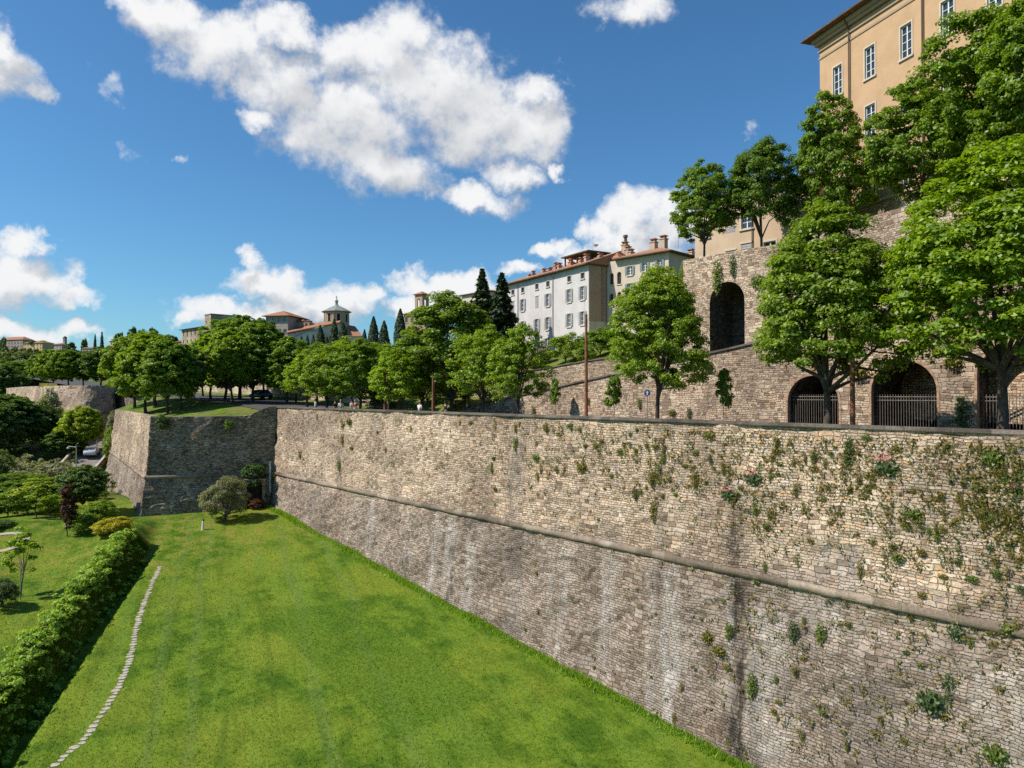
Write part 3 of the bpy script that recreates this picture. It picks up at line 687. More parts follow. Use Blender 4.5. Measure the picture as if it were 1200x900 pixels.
for a, b, z in ARCH: mb.quad((a-1, 9, 15.6), (b+1, 9, 15.6), (b+1, 9, z+.5), (a-1, 9, z+.5), 1)
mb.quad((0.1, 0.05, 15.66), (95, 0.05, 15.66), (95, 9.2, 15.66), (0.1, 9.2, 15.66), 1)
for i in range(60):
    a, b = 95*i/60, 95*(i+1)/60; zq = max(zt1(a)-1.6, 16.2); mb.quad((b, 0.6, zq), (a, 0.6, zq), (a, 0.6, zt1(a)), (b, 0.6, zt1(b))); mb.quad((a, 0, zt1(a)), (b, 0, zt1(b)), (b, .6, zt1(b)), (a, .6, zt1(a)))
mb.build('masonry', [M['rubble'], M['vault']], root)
mb = MB(); coping_strip(mb, 0, 95, zt1, n=60); mb.build('coping', M['coping'], root)
for a, b, z in ARCH:
    r = (b-a)/2; zs = z-min(r, (z-15.7)*0.6); rise = z-zs; cx = (a+b)/2; mb = MB(); n = 16; wd = 0.13
    P1 = [(a+.006, 15.7)]+[(cx-(r-.006)*math.cos(math.pi*i/n), zs+(rise-.006)*math.sin(math.pi*i/n)) for i in range(n+1)]+[(b-.006, 15.7)]
    P2 = [(a-wd, 15.7)]+[(cx-(r+wd)*math.cos(math.pi*i/n), zs+(rise+wd)*math.sin(math.pi*i/n)) for i in range(n+1)]+[(b+wd, 15.7)]
    for i in range(len(P1)-1):
        (p, q), (p2, q2) = P1[i], P1[i+1]; (s, t), (s2, t2) = P2[i], P2[i+1]
        mb.quad((s, -.03, t), (p, -.03, q), (p2, -.03, q2), (s2, -.03, t2)); mb.quad((p, -.03, q), (p, .3, q), (p2, .3, q2), (p2, -.03, q2)); mb.quad((s, .02, t), (s, -.03, t), (s2, -.03, t2), (s2, .02, t2))
    mb.build('brick_arch', M['brick'], root)
FN = ['iron railing closing the leftmost and smallest of the road arches', 'iron railing closing the middle road arch beside the rusty lamp post', 'iron railing closing the rightmost road arch behind a thick trunk']
for (a, b, z), lab in zip(ARCH, FN):
    x0, _ = W1.pt(a, 0.45); f = thing('iron_railing', lab, 'railing', (*W1.pt(a, 0.45), 15.66), ANG, 'iron railings in the road arches'); L = b-a; n = int(L/0.14)
    for i in range(1, n):
        mb = MB(); x = L*i/n; mb.tube([(x, 0, 0.05), (x, 0, 2.34)], [0.017, 0.017], 6); mb.build('bar', M['iron'], f)
    for zz in (0.22, 2.0, 2.2): mb = MB(); mb.box(0.01, L-0.01, -0.03, 0.03, zz-0.02, zz+0.025); mb.build('rail', M['iron'], f)
GW = Frame(uw(160, 44.5), ANG); root = GW.thing('garden_wall', 'low pale wall behind the trees at the far part of the road', 'wall')
zg = lambda x: float(ROADZ(160-x))+2.6
mb = MB(); panel(mb, 0, 84, 15, zg, (), .3, 0, 1.5); mb.build('masonry', M['base_stone'], root)
mb = MB(); coping_strip(mb, 0, 84, zg, -.1, .45, .12, 56); mb.build('coping', M['coping'], root)
# second terrace wall and the tall corner wall
W2 = Frame(uw(68, 50), ANG); zt2 = lambda x: float(W2TOP(68-x))
root = W2.thing('terrace_wall', 'plain rubble retaining wall above the ramp below the white house', 'wall')
mb = MB(); panel(mb, 0, 30.6, 15.5, zt2, (), 0.3, 0, 0.8); mb.quad((0, 9, 15.5), (0, 0, 15.5), (0, 0, zt2(0)), (0, 9, zt2(0)+1)); mb.build('masonry', M['rubble'], root)
mb = MB(); coping_strip(mb, 0, 30.6, zt2, -0.1, 0.5, 0.12); mb.build('coping', M['coping'], root)
W3 = Frame(uw(37.4, 50), ANG); x3 = 37.4-27.9
root = W3.thing('bastion_house_wall', 'tall rubble wall with one big dark arch below the upper row of trees', 'wall')
a3 = (W3.fx(832), W3.fx(873), W3.z(853, 414), W3.z(853, 330), True)
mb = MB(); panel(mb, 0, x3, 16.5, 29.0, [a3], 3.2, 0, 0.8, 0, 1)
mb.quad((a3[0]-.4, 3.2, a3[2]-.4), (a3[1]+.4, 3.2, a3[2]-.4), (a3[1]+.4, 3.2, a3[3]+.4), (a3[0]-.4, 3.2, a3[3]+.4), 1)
mb.quad((0, 22, 16.5), (0, 0, 16.5), (0, 0, 29.0), (0, 22, 29.0))
W3B = Frame(W3.pt(x3, 0), R(-73.3)); cx, cy_ = x3, 0.0
e = np.array([math.cos(R(-73.3)-ANG), math.sin(R(-73.3)-ANG)])*24
mb.quad((x3, 0, 16.5), (x3+e[0], e[1], 16.5), (x3+e[0], e[1], 29.0), (x3, 0, 29.0))
for (p, q) in (((0, 0), (x3, 0)), ((x3, 0), (x3+e[0], e[1])), ((0, 22), (0, 0))):   # parapet above the terrace
    p = np.array(p); q = np.array(q); d = norm2(q-p); nI = np.array([-d[1], d[0]]); 
    a_, b_ = p+nI*0.5, q+nI*0.5
    mb.quad((*p, 29.0), (*q, 29.0), (*q, 29.25), (*p, 29.25)); mb.quad((*b_, 28.9), (*a_, 28.9), (*a_, 29.25), (*b_, 29.25)); mb.quad((*p, 29.25), (*q, 29.25), (*b_, 29.25), (*a_, 29.25))
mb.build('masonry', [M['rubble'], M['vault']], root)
mb = MB(); P = [W3.pt(0.05, .05), W3.pt(x3, .05), W3B.pt(24, .05), uw(-30, 62), uw(-30, 120), W3.pt(0.05, 60)]
mb.add([(x, y, 28.75) for x, y in P], [tuple(range(len(P)))]); kind(mb.build('upper_terrace', M['slope']), 'structure')
TERR = 28.75
# ------------------------------------------------------------------ buildings
def window(root, x0, x1, z0, z1, sash=True, trim='trim', shut=None, y=0.0, bars=(2, 4), tw=0.15, name='window', lintel=0.0, arch=False):
    mb = MB(); e = 0.004
    mb.box(x0-tw, x0+e, y-.05, y+.03, z0, z1+tw*(0 if arch else 1)); mb.box(x1-e, x1+tw, y-.05, y+.03, z0, z1+tw*(0 if arch else 1))
    if not arch: mb.box(x0+e, x1-e, y-.052, y+.03, z1-e, z1+tw-.003)
    w = mb.build(name, M[trim], root)
    mb = MB(); mb.box(x0-tw-.06, x1+tw+.06, y-.13, y+.1, z0-.13, z0+.006); mb.build('sill', M[trim], w)
    mb = MB(); mb.box(x0+.01, x1-.01, y+.17, y+.2, z0+.01, z1-.01); mb.build('pane', M['glass'], w)
    if sash:
        mb = MB(); t = 0.045
        mb.box(x0+e, x0+.07, y+.1, y+.165, z0+.01, z1-e); mb.box(x1-.07, x1-e, y+.1, y+.165, z0+.01, z1-e)
        mb.box(x0+.07, x1-.07, y+.101, y+.164, z0+.01, z0+.09); mb.box(x0+.07, x1-.07, y+.101, y+.164, z1-.09, z1-e)
        for i in range(1, bars[0]): c = x0+(x1-x0)*i/bars[0]; mb.box(c-.05, c+.05, y+.1, y+.163, z0+.09, z1-.09)
        for i in range(1, bars[1]): c = z0+(z1-z0)*i/bars[1]; mb.box(x0+.07, x1-.07, y+.115, y+.162, c-.022, c+.022)
        mb.build('sash', M['sash'], w)
    if shut:
        ww = (x1-x0)*.43
        for a, b in ((x0-ww-.03, x0-.03), (x1+.03, x1+ww+.03)):
            mb = MB(); mb.box(a, b, y-.10, y-.055, z0+.02, z1-.01)
            k = int((z1-z0)/0.16)
            for i in range(k): zz = z0+.08+(z1-z0-.16)*i/k; mb.box(a+.06, b-.06, y-.118, y-.098, zz, zz+.07)
            mb.build('shutter', M[shut], w)
    return w
def closed_shutters(root, x0, x1, z0, z1, mat, trim='trim'):
    mb = MB(); mb.box(x0-.14, x1+.14, -.05, .03, z1-.004, z1+.14); w = mb.build('window', M[trim], root)
    for a, b in ((x0+.01, (x0+x1)/2-.01), ((x0+x1)/2+.01, x1-.01)):
        mb = MB(); mb.box(a, b, .03, .08, z0+.01, z1-.01)
        for i in range(10): zz = z0+.1+(z1-z0-.2)*i/10; mb.box(a+.05, b-.05, .01, .032, zz, zz+.08)
        mb.build('shutter', M[mat], w)
    return w
def body(mb, x0, x1, y1, z0, z1, ops=(), depth=0.3, step=None):
    panel(mb, x0, x1, z0, z1, ops, depth, 0, step)
    mb.quad((x1, 0, z0), (x1, y1, z0), (x1, y1, z1), (x1, 0, z1)); mb.quad((x1, y1, z0), (x0, y1, z0), (x0, y1, z1), (x1, y1, z1)); mb.quad((x0, y1, z0), (x0, 0, z0), (x0, 0, z1), (x0, y1, z1))
    if ops: mb.quad((x0+.05, depth+.35, z0), (x1-.05, depth+.35, z0), (x1-.05, depth+.35, z1), (x0+.05, depth+.35, z1))
def hip(root, x0, x1, y0, y1, z, h, ov=0.6, gable=False, mat='tiles', name='roof', along=None):
    a, b, c, d = x0-ov, x1+ov, y0-ov, y1+ov; t = 0.16; mb = MB()
    lx, ly = b-a, d-c; al = (lx >= ly) if along is None else along == 'x'
    if al:
        k = 0 if gable else min(ly/2, lx/2-.01); m = (c+d)/2; r1, r2 = (a+k, m, z+t+h), (b-k, m, z+t+h)
    else:
        k = 0 if gable else min(lx/2, ly/2-.01); m = (a+b)/2; r1, r2 = (m, c+k, z+t+h), (m, d-k, z+t+h)
    E = [(a, c, z+t), (b, c, z+t), (b, d, z+t), (a, d, z+t)]; Eb = [(x, y, z+.01) for x, y, _ in E]
    V = E+[r1, r2]+Eb
    if al: Fc = [(0, 1, 5, 4), (1, 2, 5), (2, 3, 4, 5), (3, 0, 4)]
    else: Fc = [(0, 1, 4), (1, 2, 5, 4), (2, 3, 5), (3, 0, 4, 5)]
    mb.add(V, Fc, 0); mb.add(V, [(9, 8, 7, 6), (0, 6, 7, 1), (1, 7, 8, 2), (2, 8, 9, 3), (3, 9, 6, 0)], 1)
    return mb.build(name, [M[mat], M['wood']], root)
def chimney(roof, x, y, z0, z1, w=0.7, d=0.7, mat='chimney'):
    mb = MB(); mb.box(x-w/2, x+w/2, y-d/2, y+d/2, z0, z1); mb.box(x-w/2-.08, x+w/2+.08, y-d/2-.08, y+d/2+.08, z1-.02, z1+.12)
    for dx in (-.3, .3):
        mb.box(x+dx*w-.08, x+dx*w+.08, y-d/3, y+d/3, z1+.12, z1+.4, 1)
    mb.box(x-w/2-.05, x+w/2+.05, y-d/2-.05, y+d/2+.05, z1+.4, z1+.5, 1)
    return mb.build('chimney', [M[mat], M['terracotta']], roof)
# --- the ochre palace on the hill, top right
PA = Frame(((963-600)/850*64.5, 64.5), R(-73.35))
root = PA.thing('palace', 'tall ochre palace with dark eaves above the trees at top right', 'building')
cols = [PA.fx(976.5+7.5), PA.fx(1021), PA.fx(1065), PA.fx(1114)]; sp0 = (cols[3]-cols[0])/3
cols = [cols[0]+sp0*i for i in range(10)]
rows = [(43.75, 46.5), (38.85, 41.7), (33.95, 36.7)]
ops = [(c-.53, c+.53, a+.1, b-.08, False) for a, b in rows for c in cols]
LP = cols[-1]+2.2
mb = MB(); body(mb, 0, LP, 16, 33.6, 50.2, ops, 0.26); mb.build('wall', M['ochre'], root)
gops = [(c-1.05, c+1.05, 28.6, 32.4, True) for c in cols]
mb = MB(); body(mb, -.06, LP+.06, 15.9, 27.5, 33.6, [], .3); V0 = MB()
panel(V0, -.09, LP+.09, 27.5, 33.45, gops, 0.4, -.12)
V0.build('ground_storey', M['base_stone'], root)
mb.build('base_wall', M['base_stone'], root)
for c in cols:
    mb = MB(); n = 12; mb.add([(c, -.02, 30.5)]+[(c-1.3*math.cos(math.pi*i/n), -.14, 31.35+1.3*math.sin(math.pi*i/n)) for i in range(n+1)], [], 0)
    mb = MB()
    for i in range(n):
        t0, t1 = math.pi*i/n, math.pi*(i+1)/n
        q = lambda r, t: (c-r*math.cos(t), 31.35+r*math.sin(t))
        (a, b), (a2, b2), (d, e2), (d2, e3) = q(1.06, t0), q(1.06, t1), q(1.36, t0), q(1.36, t1)
        mb.quad((d, -.2, e2), (a, -.2, b), (a2, -.2, b2), (d2, -.2, e3)); mb.quad((d, -.12, e2), (d, -.2, e2), (d2, -.2, e3), (d2, -.12, e3))
    mb.build('arch_moulding', M['trim'], root)
for a, b in rows:
    for c in cols: window(root, c-.53, c+.53, a+.1, b-.08, True, 'trim', None, tw=.12)
mb = MB()
for (z0, z1, o) in ((47.9, 48.1, .07), (48.55, 48.8, .13), (49.1, 49.4, .30), (49.4, 49.75, .5)):
    mb.box(-o, LP+o, -o, .05, z0, z1); mb.box(-o, .05, .05, 15.5, z0, z1-.002)
mb.build('cornice', M['cornice'], root)
mb = MB(); mb.box(-.16, LP+.16, -.26, .02, 33.45, 33.62); mb.build('string_course', M['trim'], root)
hip(root, 0, LP, 0, 16, 49.76, 3.2, 1.15, mat='darkroof')
for px in (999, 1086): 
    x = PA.fx(px); mb = MB(); mb.tube([(x, -.6, 49.6), (x, -.16, 48.9), (x, -.16, 33.7)], [.065, .065, .065], 8); mb.build('drain_pipe', M['pipe'], root)
# --- low beige house behind the upper trees
BE = Frame(uw(42.0, 58), ANG); XB = 11.6
root = BE.thing('beige_house', 'low beige house with grey shutters half hidden behind the upper trees', 'house')
rb = lambda a, b, c, d: BE.rect(a, b, c, d)
w_ = [(BE.fx(827)-.45, BE.fx(827)+.45, 29.4, 31.0), (BE.fx(857)-.5, BE.fx(857)+.5, 29.3, 31.2), (BE.fx(876)-.55, BE.fx(876)+.55, 29.4, 31.6), (BE.fx(903)-.6, BE.fx(903)+.6, 29.0, 31.4),
      (BE.fx(857)-.5, BE.fx(857)+.5, 32.8, 34.5), (BE.fx(876)-.55, BE.fx(876)+.55, 32.9, 34.7), (BE.fx(827)-.45, BE.fx(827)+.45, 32.8, 34.4)]
mb = MB(); body(mb, 0, XB, 11, 28, 36.3, [(*w, False) for w in w_], .25); mb.build('wall', M['beige'], root)
for i, w in enumerate(w_):
    if i in (1, 2, 4): closed_shutters(root, *w, 'shutter_grey')
    else: window(root, *w, True, 'trim', 'shutter_grey' if i == 0 else None, bars=(2, 3))
hip(root, 0, XB, 0, 11, 36.3, 1.8, .6)
x = BE.fx(883); mb = MB(); mb.tube([(x, -.12, 36.2), (x, -.12, 28.8)], [.05, .05], 8); mb.build('drain_pipe', M['pipe'], root)
# --- white house in the middle, with its brown end wall
WH = Frame((lambda t: (10.1-.507*t, 95+.862*t))(22.6), math.atan2(-.862, .507))
XW = WH.fx(690)
root = WH.thing('white_house', 'long white house with grey shutters and chimneys above the green bushes', 'house')
S = 900/140.0
colz = [590+v/S for v in (72, 146, 253, 336, 497, 598)]
fl2 = (30.55, 32.35); fl1 = (27.2, 29.0); att = (33.35, 34.15); gr = (24.2, 25.9)
ops = []; wins = []
for i, px in enumerate(colz):
    c = WH.fx(px); wins += [(i, 'f2', c-.44, c+.44, *fl2), (i, 'f1', c-.44, c+.44, *fl1), (i, 'at', c-.42, c+.42, *att)]
wins += [(9, 'gr', WH.fx(641)-.45, WH.fx(641)+.45, 24.3, 26.0)]
ops = [(a, b, c, d, False) for _, _, a, b, c, d in wins]
mb = MB(); body(mb, 0, XW, 10, 21.0, 35.0, ops, .25); mb.build('wall', M['white'], root)
for i, k, a, b, c, d in wins:
    if k == 'at': window(root, a, b, c, d, False, 'trim', None, tw=.06)
    elif i in (2, 0) and k == 'f2': closed_shutters(root, a, b, c, d, 'shutter_grey')
    else: window(root, a, b, c, d, True, 'trim', 'shutter_grey' if i > 0 else None, bars=(2, 3), tw=.09)
rf = hip(root, 0, XW-.3, 0, 9.6, 35.0, 2.0, .75, gable=True)
for px in (607.5, 648.5):
    x = WH.fx(px); mb = MB(); mb.tube([(x, -.55, 34.9), (x, -.12, 34.3), (x, -.12, 22)], [.06, .06, .06], 8); mb.build('drain_pipe', M['galv'], root)
for px, zt_, w in ((603, 37.2, .6), (607, 37.6, .35), (619, 37.5, .7), (626, 37.4, .9), (633, 37.9, .8), (637, 37.7, .6), (650, 37.8, 1.1), (662, 37.6, .5), (684, 37.5, .5), (668, 37.9, .7)):
    chimney(rf, WH.fx(px)+.3, 2.6, 35.2, zt_-1.05, w*.66, .6, 'terracotta' if w > .75 else 'chimney')
mb = MB(); xa, xb = WH.fx(641), WH.fx(669)     # roof pergola
for x in (xa, (xa+xb)/2, xb):
    for y in (3.2, 6.0): mb.box(x-.09, x+.09, y-.09, y+.09, 36.0, 37.75)
mb.box(xa-.3, xb+.4, 2.6, 6.6, 37.75, 37.9); mb.box(xa-.1, xb+.1, 3.25, 5.9, 36.0, 36.8, 1); mb.build('roof_pergola', [M['wood'], M['terracotta']], rf)
mb = MB(); x = WH.fx(669.5); mb.tube([(x, 4.2, 37.8), (x, 4.2, 38.7)], [.03, .03], 6); mb.lathe([(.02, 38.5), (.3, 38.6), (.42, 38.8)], 14, x, 4.15); mb.build('satellite_dish', M['whitep'], rf)
mb = MB(); x = WH.fx(664); mb.tube([(x, 4.5, 37.8), (x, 4.5, 40.2)], [.025, .02], 6); mb.tube([(x-.6, 4.5, 39.9), (x+.6, 4.5, 39.9)], [.015, .015], 5); mb.build('aerial', M['galv'], rf)
# brown end wall, turned away from the sun
mb = MB(); mb.box(XW+.002, XW+.05, .05, 9.6, 27.6, 34.95); mb.build('end_wall', M['brown'], root)
mb = MB(); mb.box(XW+.002, XW+.06, .05, 9.6, 20, 27.6); mb.build('end_wall_base', M['cream'], root)
mb = MB(); mb.tube([(XW+.14, 2.2, 34.9), (XW+.14, 2.2, 27.7)], [.08, .08], 8); mb.build('drain_pipe', M['brick'], root)
# --- cream house with arched loggia windows
CR = Frame(gp(711.8, 96.4), math.atan2(-.71, .71)); XC = CR.fx(784)
root = CR.thing('loggia_house', 'cream house with arched loggia windows behind the lone roadside maple', 'house')
cw = []
for px, y0, y1 in ((717, 320, 333.5), (725.8, 318.5, 333), (716.5, 344, 359), (726, 342, 356)): r = CR.rect(px-2.4, y0, px+2.4, y1); cw.append((*r, True))
sw = []
for px, y0, y1 in ((738.5, 312, 322.5), (756, 308, 318), (773.5, 304, 314), (738.5, 332, 345), (757, 329, 341), (774, 326, 338), (757, 351, 363), (774, 349, 361)): r = CR.rect(px-2.8, y0, px+2.8, y1); sw.append((*r, False))
x2 = CR.fx(729.5)
mb = MB(); body(mb, 0, XC, 7.2, 21, 35.6, [w for w in cw+sw], .3); mb.build('wall', M['cream'], root)
for i, w in enumerate(cw):
    mb = MB(); a, b, c, d, _ = w; mb.box(a-.08, b+.08, -.1, .06, c-.12, c+.005); k = mb.build('loggia_window', M['trim'], root)
    mb = MB(); mb.box(a-.1, b+.1, .31, .36, c-.1, d+.1); mb.build('pane', M['glass'], k)
    mb = MB(); mb.box((a+b)/2-.04, (a+b)/2+.04, .2, .3, c, d-.1); mb.box(a, b, .21, .29, c+(d-c)*.5, c+(d-c)*.5+.08); mb.build('sash', M['shutter_brown'], k)
for w in sw: window(root, *w[:4], True, 'trim', 'shutter_green', bars=(2, 3), tw=.08)
rf = hip(root, x2-.4, XC, 0, 7.2, 35.6, 1.5, .75)
rf2 = hip(root, -.2, x2-1.3, .8, 7.2, 35.9, 1.1, .5)
for px, z1, w in ((750, 38.4, .75), (761.5, 38.6, .8), (716, 38.7, .7), (719.5, 38.0, .6), (712, 37.5, .6), (723, 37.6, .5)): chimney(rf, CR.fx(px), 3.2, 35.8, z1-.5, w, .8)
mb = MB(); x = CR.fx(716.5); mb.tube([(x, 3.2, 38), (x, 3.2, 39.3)], [.22, .2], 10); mb.tube([(x, 3.2, 39.3), (x, 3.2, 39.6)], [.34, .3], 10); mb.build('flue', M['pipe'], rf)
mb = MB(); x = CR.fx(779); mb.tube([(x, 3.2, 36.6), (x, 3.2, 40.6)], [.03, .02], 6); mb.tube([(x-.7, 3.2, 39.4), (x+.7, 3.2, 39.4)], [.02, .02], 5); mb.build('aerial', M['galv'], rf)
# house peeking between loggia house and tall wall
SH = Frame(gp(798, 104), ANG); root = SH.thing('small_cream_house', 'small cream house behind the tall arched wall with tiled roof and chimney', 'house')
mb = MB(); body(mb, 0, 6, 6, 24, 36.4, [(1.3, 2.1, 34.4, 35.5, False)], .2); mb.build('wall', M['cream'], root); window(root, 1.3, 2.1, 34.4, 35.5, True, 'trim', None, bars=(2, 2), tw=.06)
rf = hip(root, 0, 6, 0, 6, 36.4, 1.4, .5); chimney(rf, .2, 2.2, 36.2, 38.6, .9, .8)
# --- town on the ridge
def facade_house(name, label, cat, px0, px1, d0, ang, py_eave, zbase, dep, wallmat, rooth, rows_=(), ncol=4, ww=.5, ov=.5, roofmat='tiles', gable=False, grp=None, chim=()):
    fr = Frame(gp(px0, d0), R(ang)); L = fr.fx(px1); ze = fr.z(px0, py_eave)
    r = fr.thing(name, label, cat, grp); cs = [L*(i+.5)/ncol for i in range(ncol)]
    ops = [(c-ww, c+ww, ze-b, ze-a, False) for a, b in rows_ for c in cs]
    m = MB(); body(m, 0, L, dep, zbase, ze, ops, .3); m.build('wall', M[wallmat], r)
    for a, b in rows_:
        for c in cs:
            m = MB(); m.box(c-ww-.12, c+ww+.12, -.1, .05, ze-b-.14, ze-b+.004); k = m.build('window', M['trim'], r)
            m = MB(); m.box(c-ww+.01, c+ww-.01, .2, .25, ze-b+.01, ze-a-.01); m.build('pane', M['glass'], k)
    rf = hip(r, 0, L, 0, dep, ze, rooth, ov, gable, roofmat) if rooth else None
    for x, h in chim: chimney(rf, L*x, dep/2, ze, ze+rooth+h, .9, .9)
    return fr, r, L, ze
fr, r, L, ze = facade_house('stone_palace', 'pale stone building with two window rows attached to square tower', 'building', 212.5, 240, 285, -44, 387, 28, 12, 'tower_stone', 1.2, ((.5, 2.6), (4.0, 5.4)), 6, .45, .9, 'darkroof')
fr = Frame(gp(239.5, 262), R(-44)); LT = fr.fx(246.5); zt_ = fr.z(246, 368.5)
r = fr.thing('square_tower', 'square medieval stone tower with flat top rising over the green treetops', 'tower')
m = MB(); w_ = [(LT*.35, LT*.6, zt_-8.4, zt_-6.9, False), (LT*.15, LT*.3, zt_-2.8, zt_-2.0, False)]
body(m, 0, LT, 9, 28, zt_, w_, .4); m.build('shaft', M['tower_stone'], r)
for a, b, c, d, _ in w_: m = MB(); m.box(a-.1, b+.1, -.08, .05, c-.15, c+.004); k = m.build('window', M['trim'], r); m = MB(); m.box(a+.01, b-.01, .25, .3, c+.01, d-.01); m.build('pane', M['glass'], k)
m = MB(); m.box(-.15, LT+.15, -.15, 9.15, zt_, zt_+.35)
m.box(LT-.6, LT+.14, 8.2, 9.14, zt_+.35, zt_+.75); m.build('parapet', M['tower_stone'], r)
fr, r, L, ze = facade_house('loggia_palace', 'grey brown palace with open top loggia left of the domed church', 'building', 311, 337, 236, -12, 371, 26, 12, 'greyp', 2.0, ((.5, 1.9), (4.2, 5.6), (7.4, 8.8)), 4, .62, 1.0)
facade_house('tiled_annex', 'low brown annex under red tiles beside the loggia palace', 'house', 335, 357, 240, -5, 377, 26, 9, 'brown', 1.4, ((1.0, 2.2),), 3, .4, .5)
fr = Frame(gp(355.5, 238), R(-10)); r = fr.thing('square_turret', 'short square brick turret between the annex and the domed church', 'tower'); m = MB(); body(m, 0, 2.0, 2, 34, 42.0, [(.6, 1.3, 40.2, 41.3, False)], .3); m.build('shaft', M['brown'], r); m = MB(); m.box(-.15, 2.15, -.15, 2.15, 42.0, 42.25); m.build('cap', M['darkroof'], r)
# domed church
CH = Frame(gp(337, 232), R(8)); root = CH.thing('domed_church', 'church with red tiled roofs and an octagonal drum under a green dome', 'church')
LX = CH.fx(398); zl = CH.z(337, 388); zr_ = CH.z(393, 375.5)
mb = MB(); mb.add([(0,0,26),(LX,0,26),(LX,0,zr_-.9),(0,0,zl-.9),(0,14,26),(LX,14,26),(LX,14,zr_-.9),(0,14,zl-.9)], [(0,1,2,3),(5,4,7,6),(4,0,3,7),(1,5,6,2)]); mb.build('nave_wall', M['cream'], root)
mb = MB(); fr_ = [(-.6, -.7, zl-.9), (LX, -.7, zr_-.9), (LX, 8, zr_+1.3), (-.6, 8, zl+1.3)]
mb.add(fr_+[(a, b, c+.35) for a, b, c in fr_], [(3,2,1,0),(4,5,6,7),(0,1,5,4),(1,2,6,5),(2,3,7,6),(3,0,4,7)]); mb.build('nave_roof', M['tiles'], root)
xa, xb = CH.fx(341), CH.fx(374); z1, z2 = CH.z(342, 398), CH.z(364, 389)
mb = MB(); mb.add([(xa,-4,26),(xb,-4,26),(xb,-4,z2),(xa+5.5,-4,z2),(xa,-4,z1),(xa,0,26),(xb,0,26)], [(0,1,2,3,4)]); mb.box(xa+.01, xb-.01, -3.98, -.01, 26, z1-.1); mb.build('chapel_wall', M['white'], root)
mb = MB(); mb.add([(xa-.5,-4.5,z1-.3),(xa+5.5,-4.5,z2),(xa+5.5,-.02,z2),(xa-.5,-.02,z1-.3),(xb,-4.5,z2),(xb,-.02,z2)], [(0,1,2,3),(1,4,5,2)]); mb.build('chapel_roof', M['darkroof'], root)
xc, xd = CH.fx(398), CH.fx(423); z3 = CH.z(410, 394); z4 = CH.z(404, 377)
wq_ = [(xc+2.2, xc+3.2, z3-3.2, z3-1.2, False), (xc+4.4, xc+5.4, z3-3.2, z3-1.2, False)]
mb = MB(); body(mb, xc+.05, xd, 10, 26, z3, wq_, .3); mb.build('transept_wall', M['cream'], root)
for a, b, c, d, _ in wq_: m = MB(); m.box(a-.1, b+.1, -.08, .05, c-.15, c+.004); k = m.build('window', M['trim'], root); m = MB(); m.box(a+.01, b-.01, .2, .25, c+.01, d-.01); m.build('pane', M['glass'], k)
mb = MB(); mb.add([(xc+.05,-.6,z3),(xd+.5,-.6,z3),(xd-2.4,7,z4-.8),(xc+.05,7,z4),(xd+.5,10,z3),(xc+.05,10,z3)], [(0,1,2,3),(1,4,2),(3,2,4,5)]); mb.build('transept_roof', M['tiles'], root)
cx, cy_ = CH.fx(391.5), 7.0; rD = 4.25; zd0, zd1 = 36.0, CH.z(391, 363)
mb = MB(); oc = [(cx+rD*math.cos(R(22.5+45*i-30)), cy_+rD*math.sin(R(22.5+45*i-30))) for i in range(8)]; mb.prism(oc, zd0, zd1); dr = mb.build('drum', M['brown'], root)
for i in range(8):
    a = np.array(oc[i]); b = np.array(oc[(i+1) % 8]); m_ = (a+b)/2; nrm = norm2(m_-np.array([cx, cy_])); ang = math.atan2(nrm[1], nrm[0])
    T = Matrix.Translation((m_[0], m_[1], 0)) @ Matrix.Rotation(ang, 4, 'Z')
    mb = MB(); h0, h1 = zd1-3.4, zd1-1.1
    mb.obox(T @ Matrix.Translation((.03, -.62, (h0+h1)/2)), .1, .16, h1-h0); mb.obox(T @ Matrix.Translation((.03, .62, (h0+h1)/2)), .1, .16, h1-h0)
    n = 8
    for k in range(n):
        t0, t1 = math.pi*k/n, math.pi*(k+1)/n; pts = [T @ Vector((.08, -.7*math.cos(t), h1+.55*math.sin(t))) for t in (t0, t1)]+[T @ Vector((.08, -.54*math.cos(t), h1+.42*math.sin(t))) for t in (t1, t0)]
        mb.add(pts, [(0, 1, 2, 3)])
    k = mb.build('window', M['trim'], dr); mb = MB(); mb.obox(T @ Matrix.Translation((.0, 0, (h0+h1)/2+.15)), .05, 1.1, h1-h0+.3); mb.build('pane', M['shade_black'], k)
mb = MB(); mb.lathe([(rD+.15, zd1-.25), (rD+.55, zd1-.1), (rD+.75, zd1+.05), (rD+.6, zd1+.2), (2.7, zd1+1.3), (.9, zd1+2.15), (.7, zd1+2.3), (0, zd1+2.4)], 8, cx, cy_); mb.build('dome', M['copper'], root)
mb = MB(); mb.lathe([(.75, zd1+2.2), (.6, zd1+2.5), (.45, zd1+2.6), (.45, zd1+3.5), (.7, zd1+3.6), (.5, zd1+3.9), (.12, zd1+4.4), (.1, zd1+5.4), (0, zd1+5.5)], 8, cx, cy_); mb.box(cx-.4, cx+.4, cy_-.05, cy_+.05, zd1+4.95, zd1+5.07); mb.build('lantern', M['copper'], root)
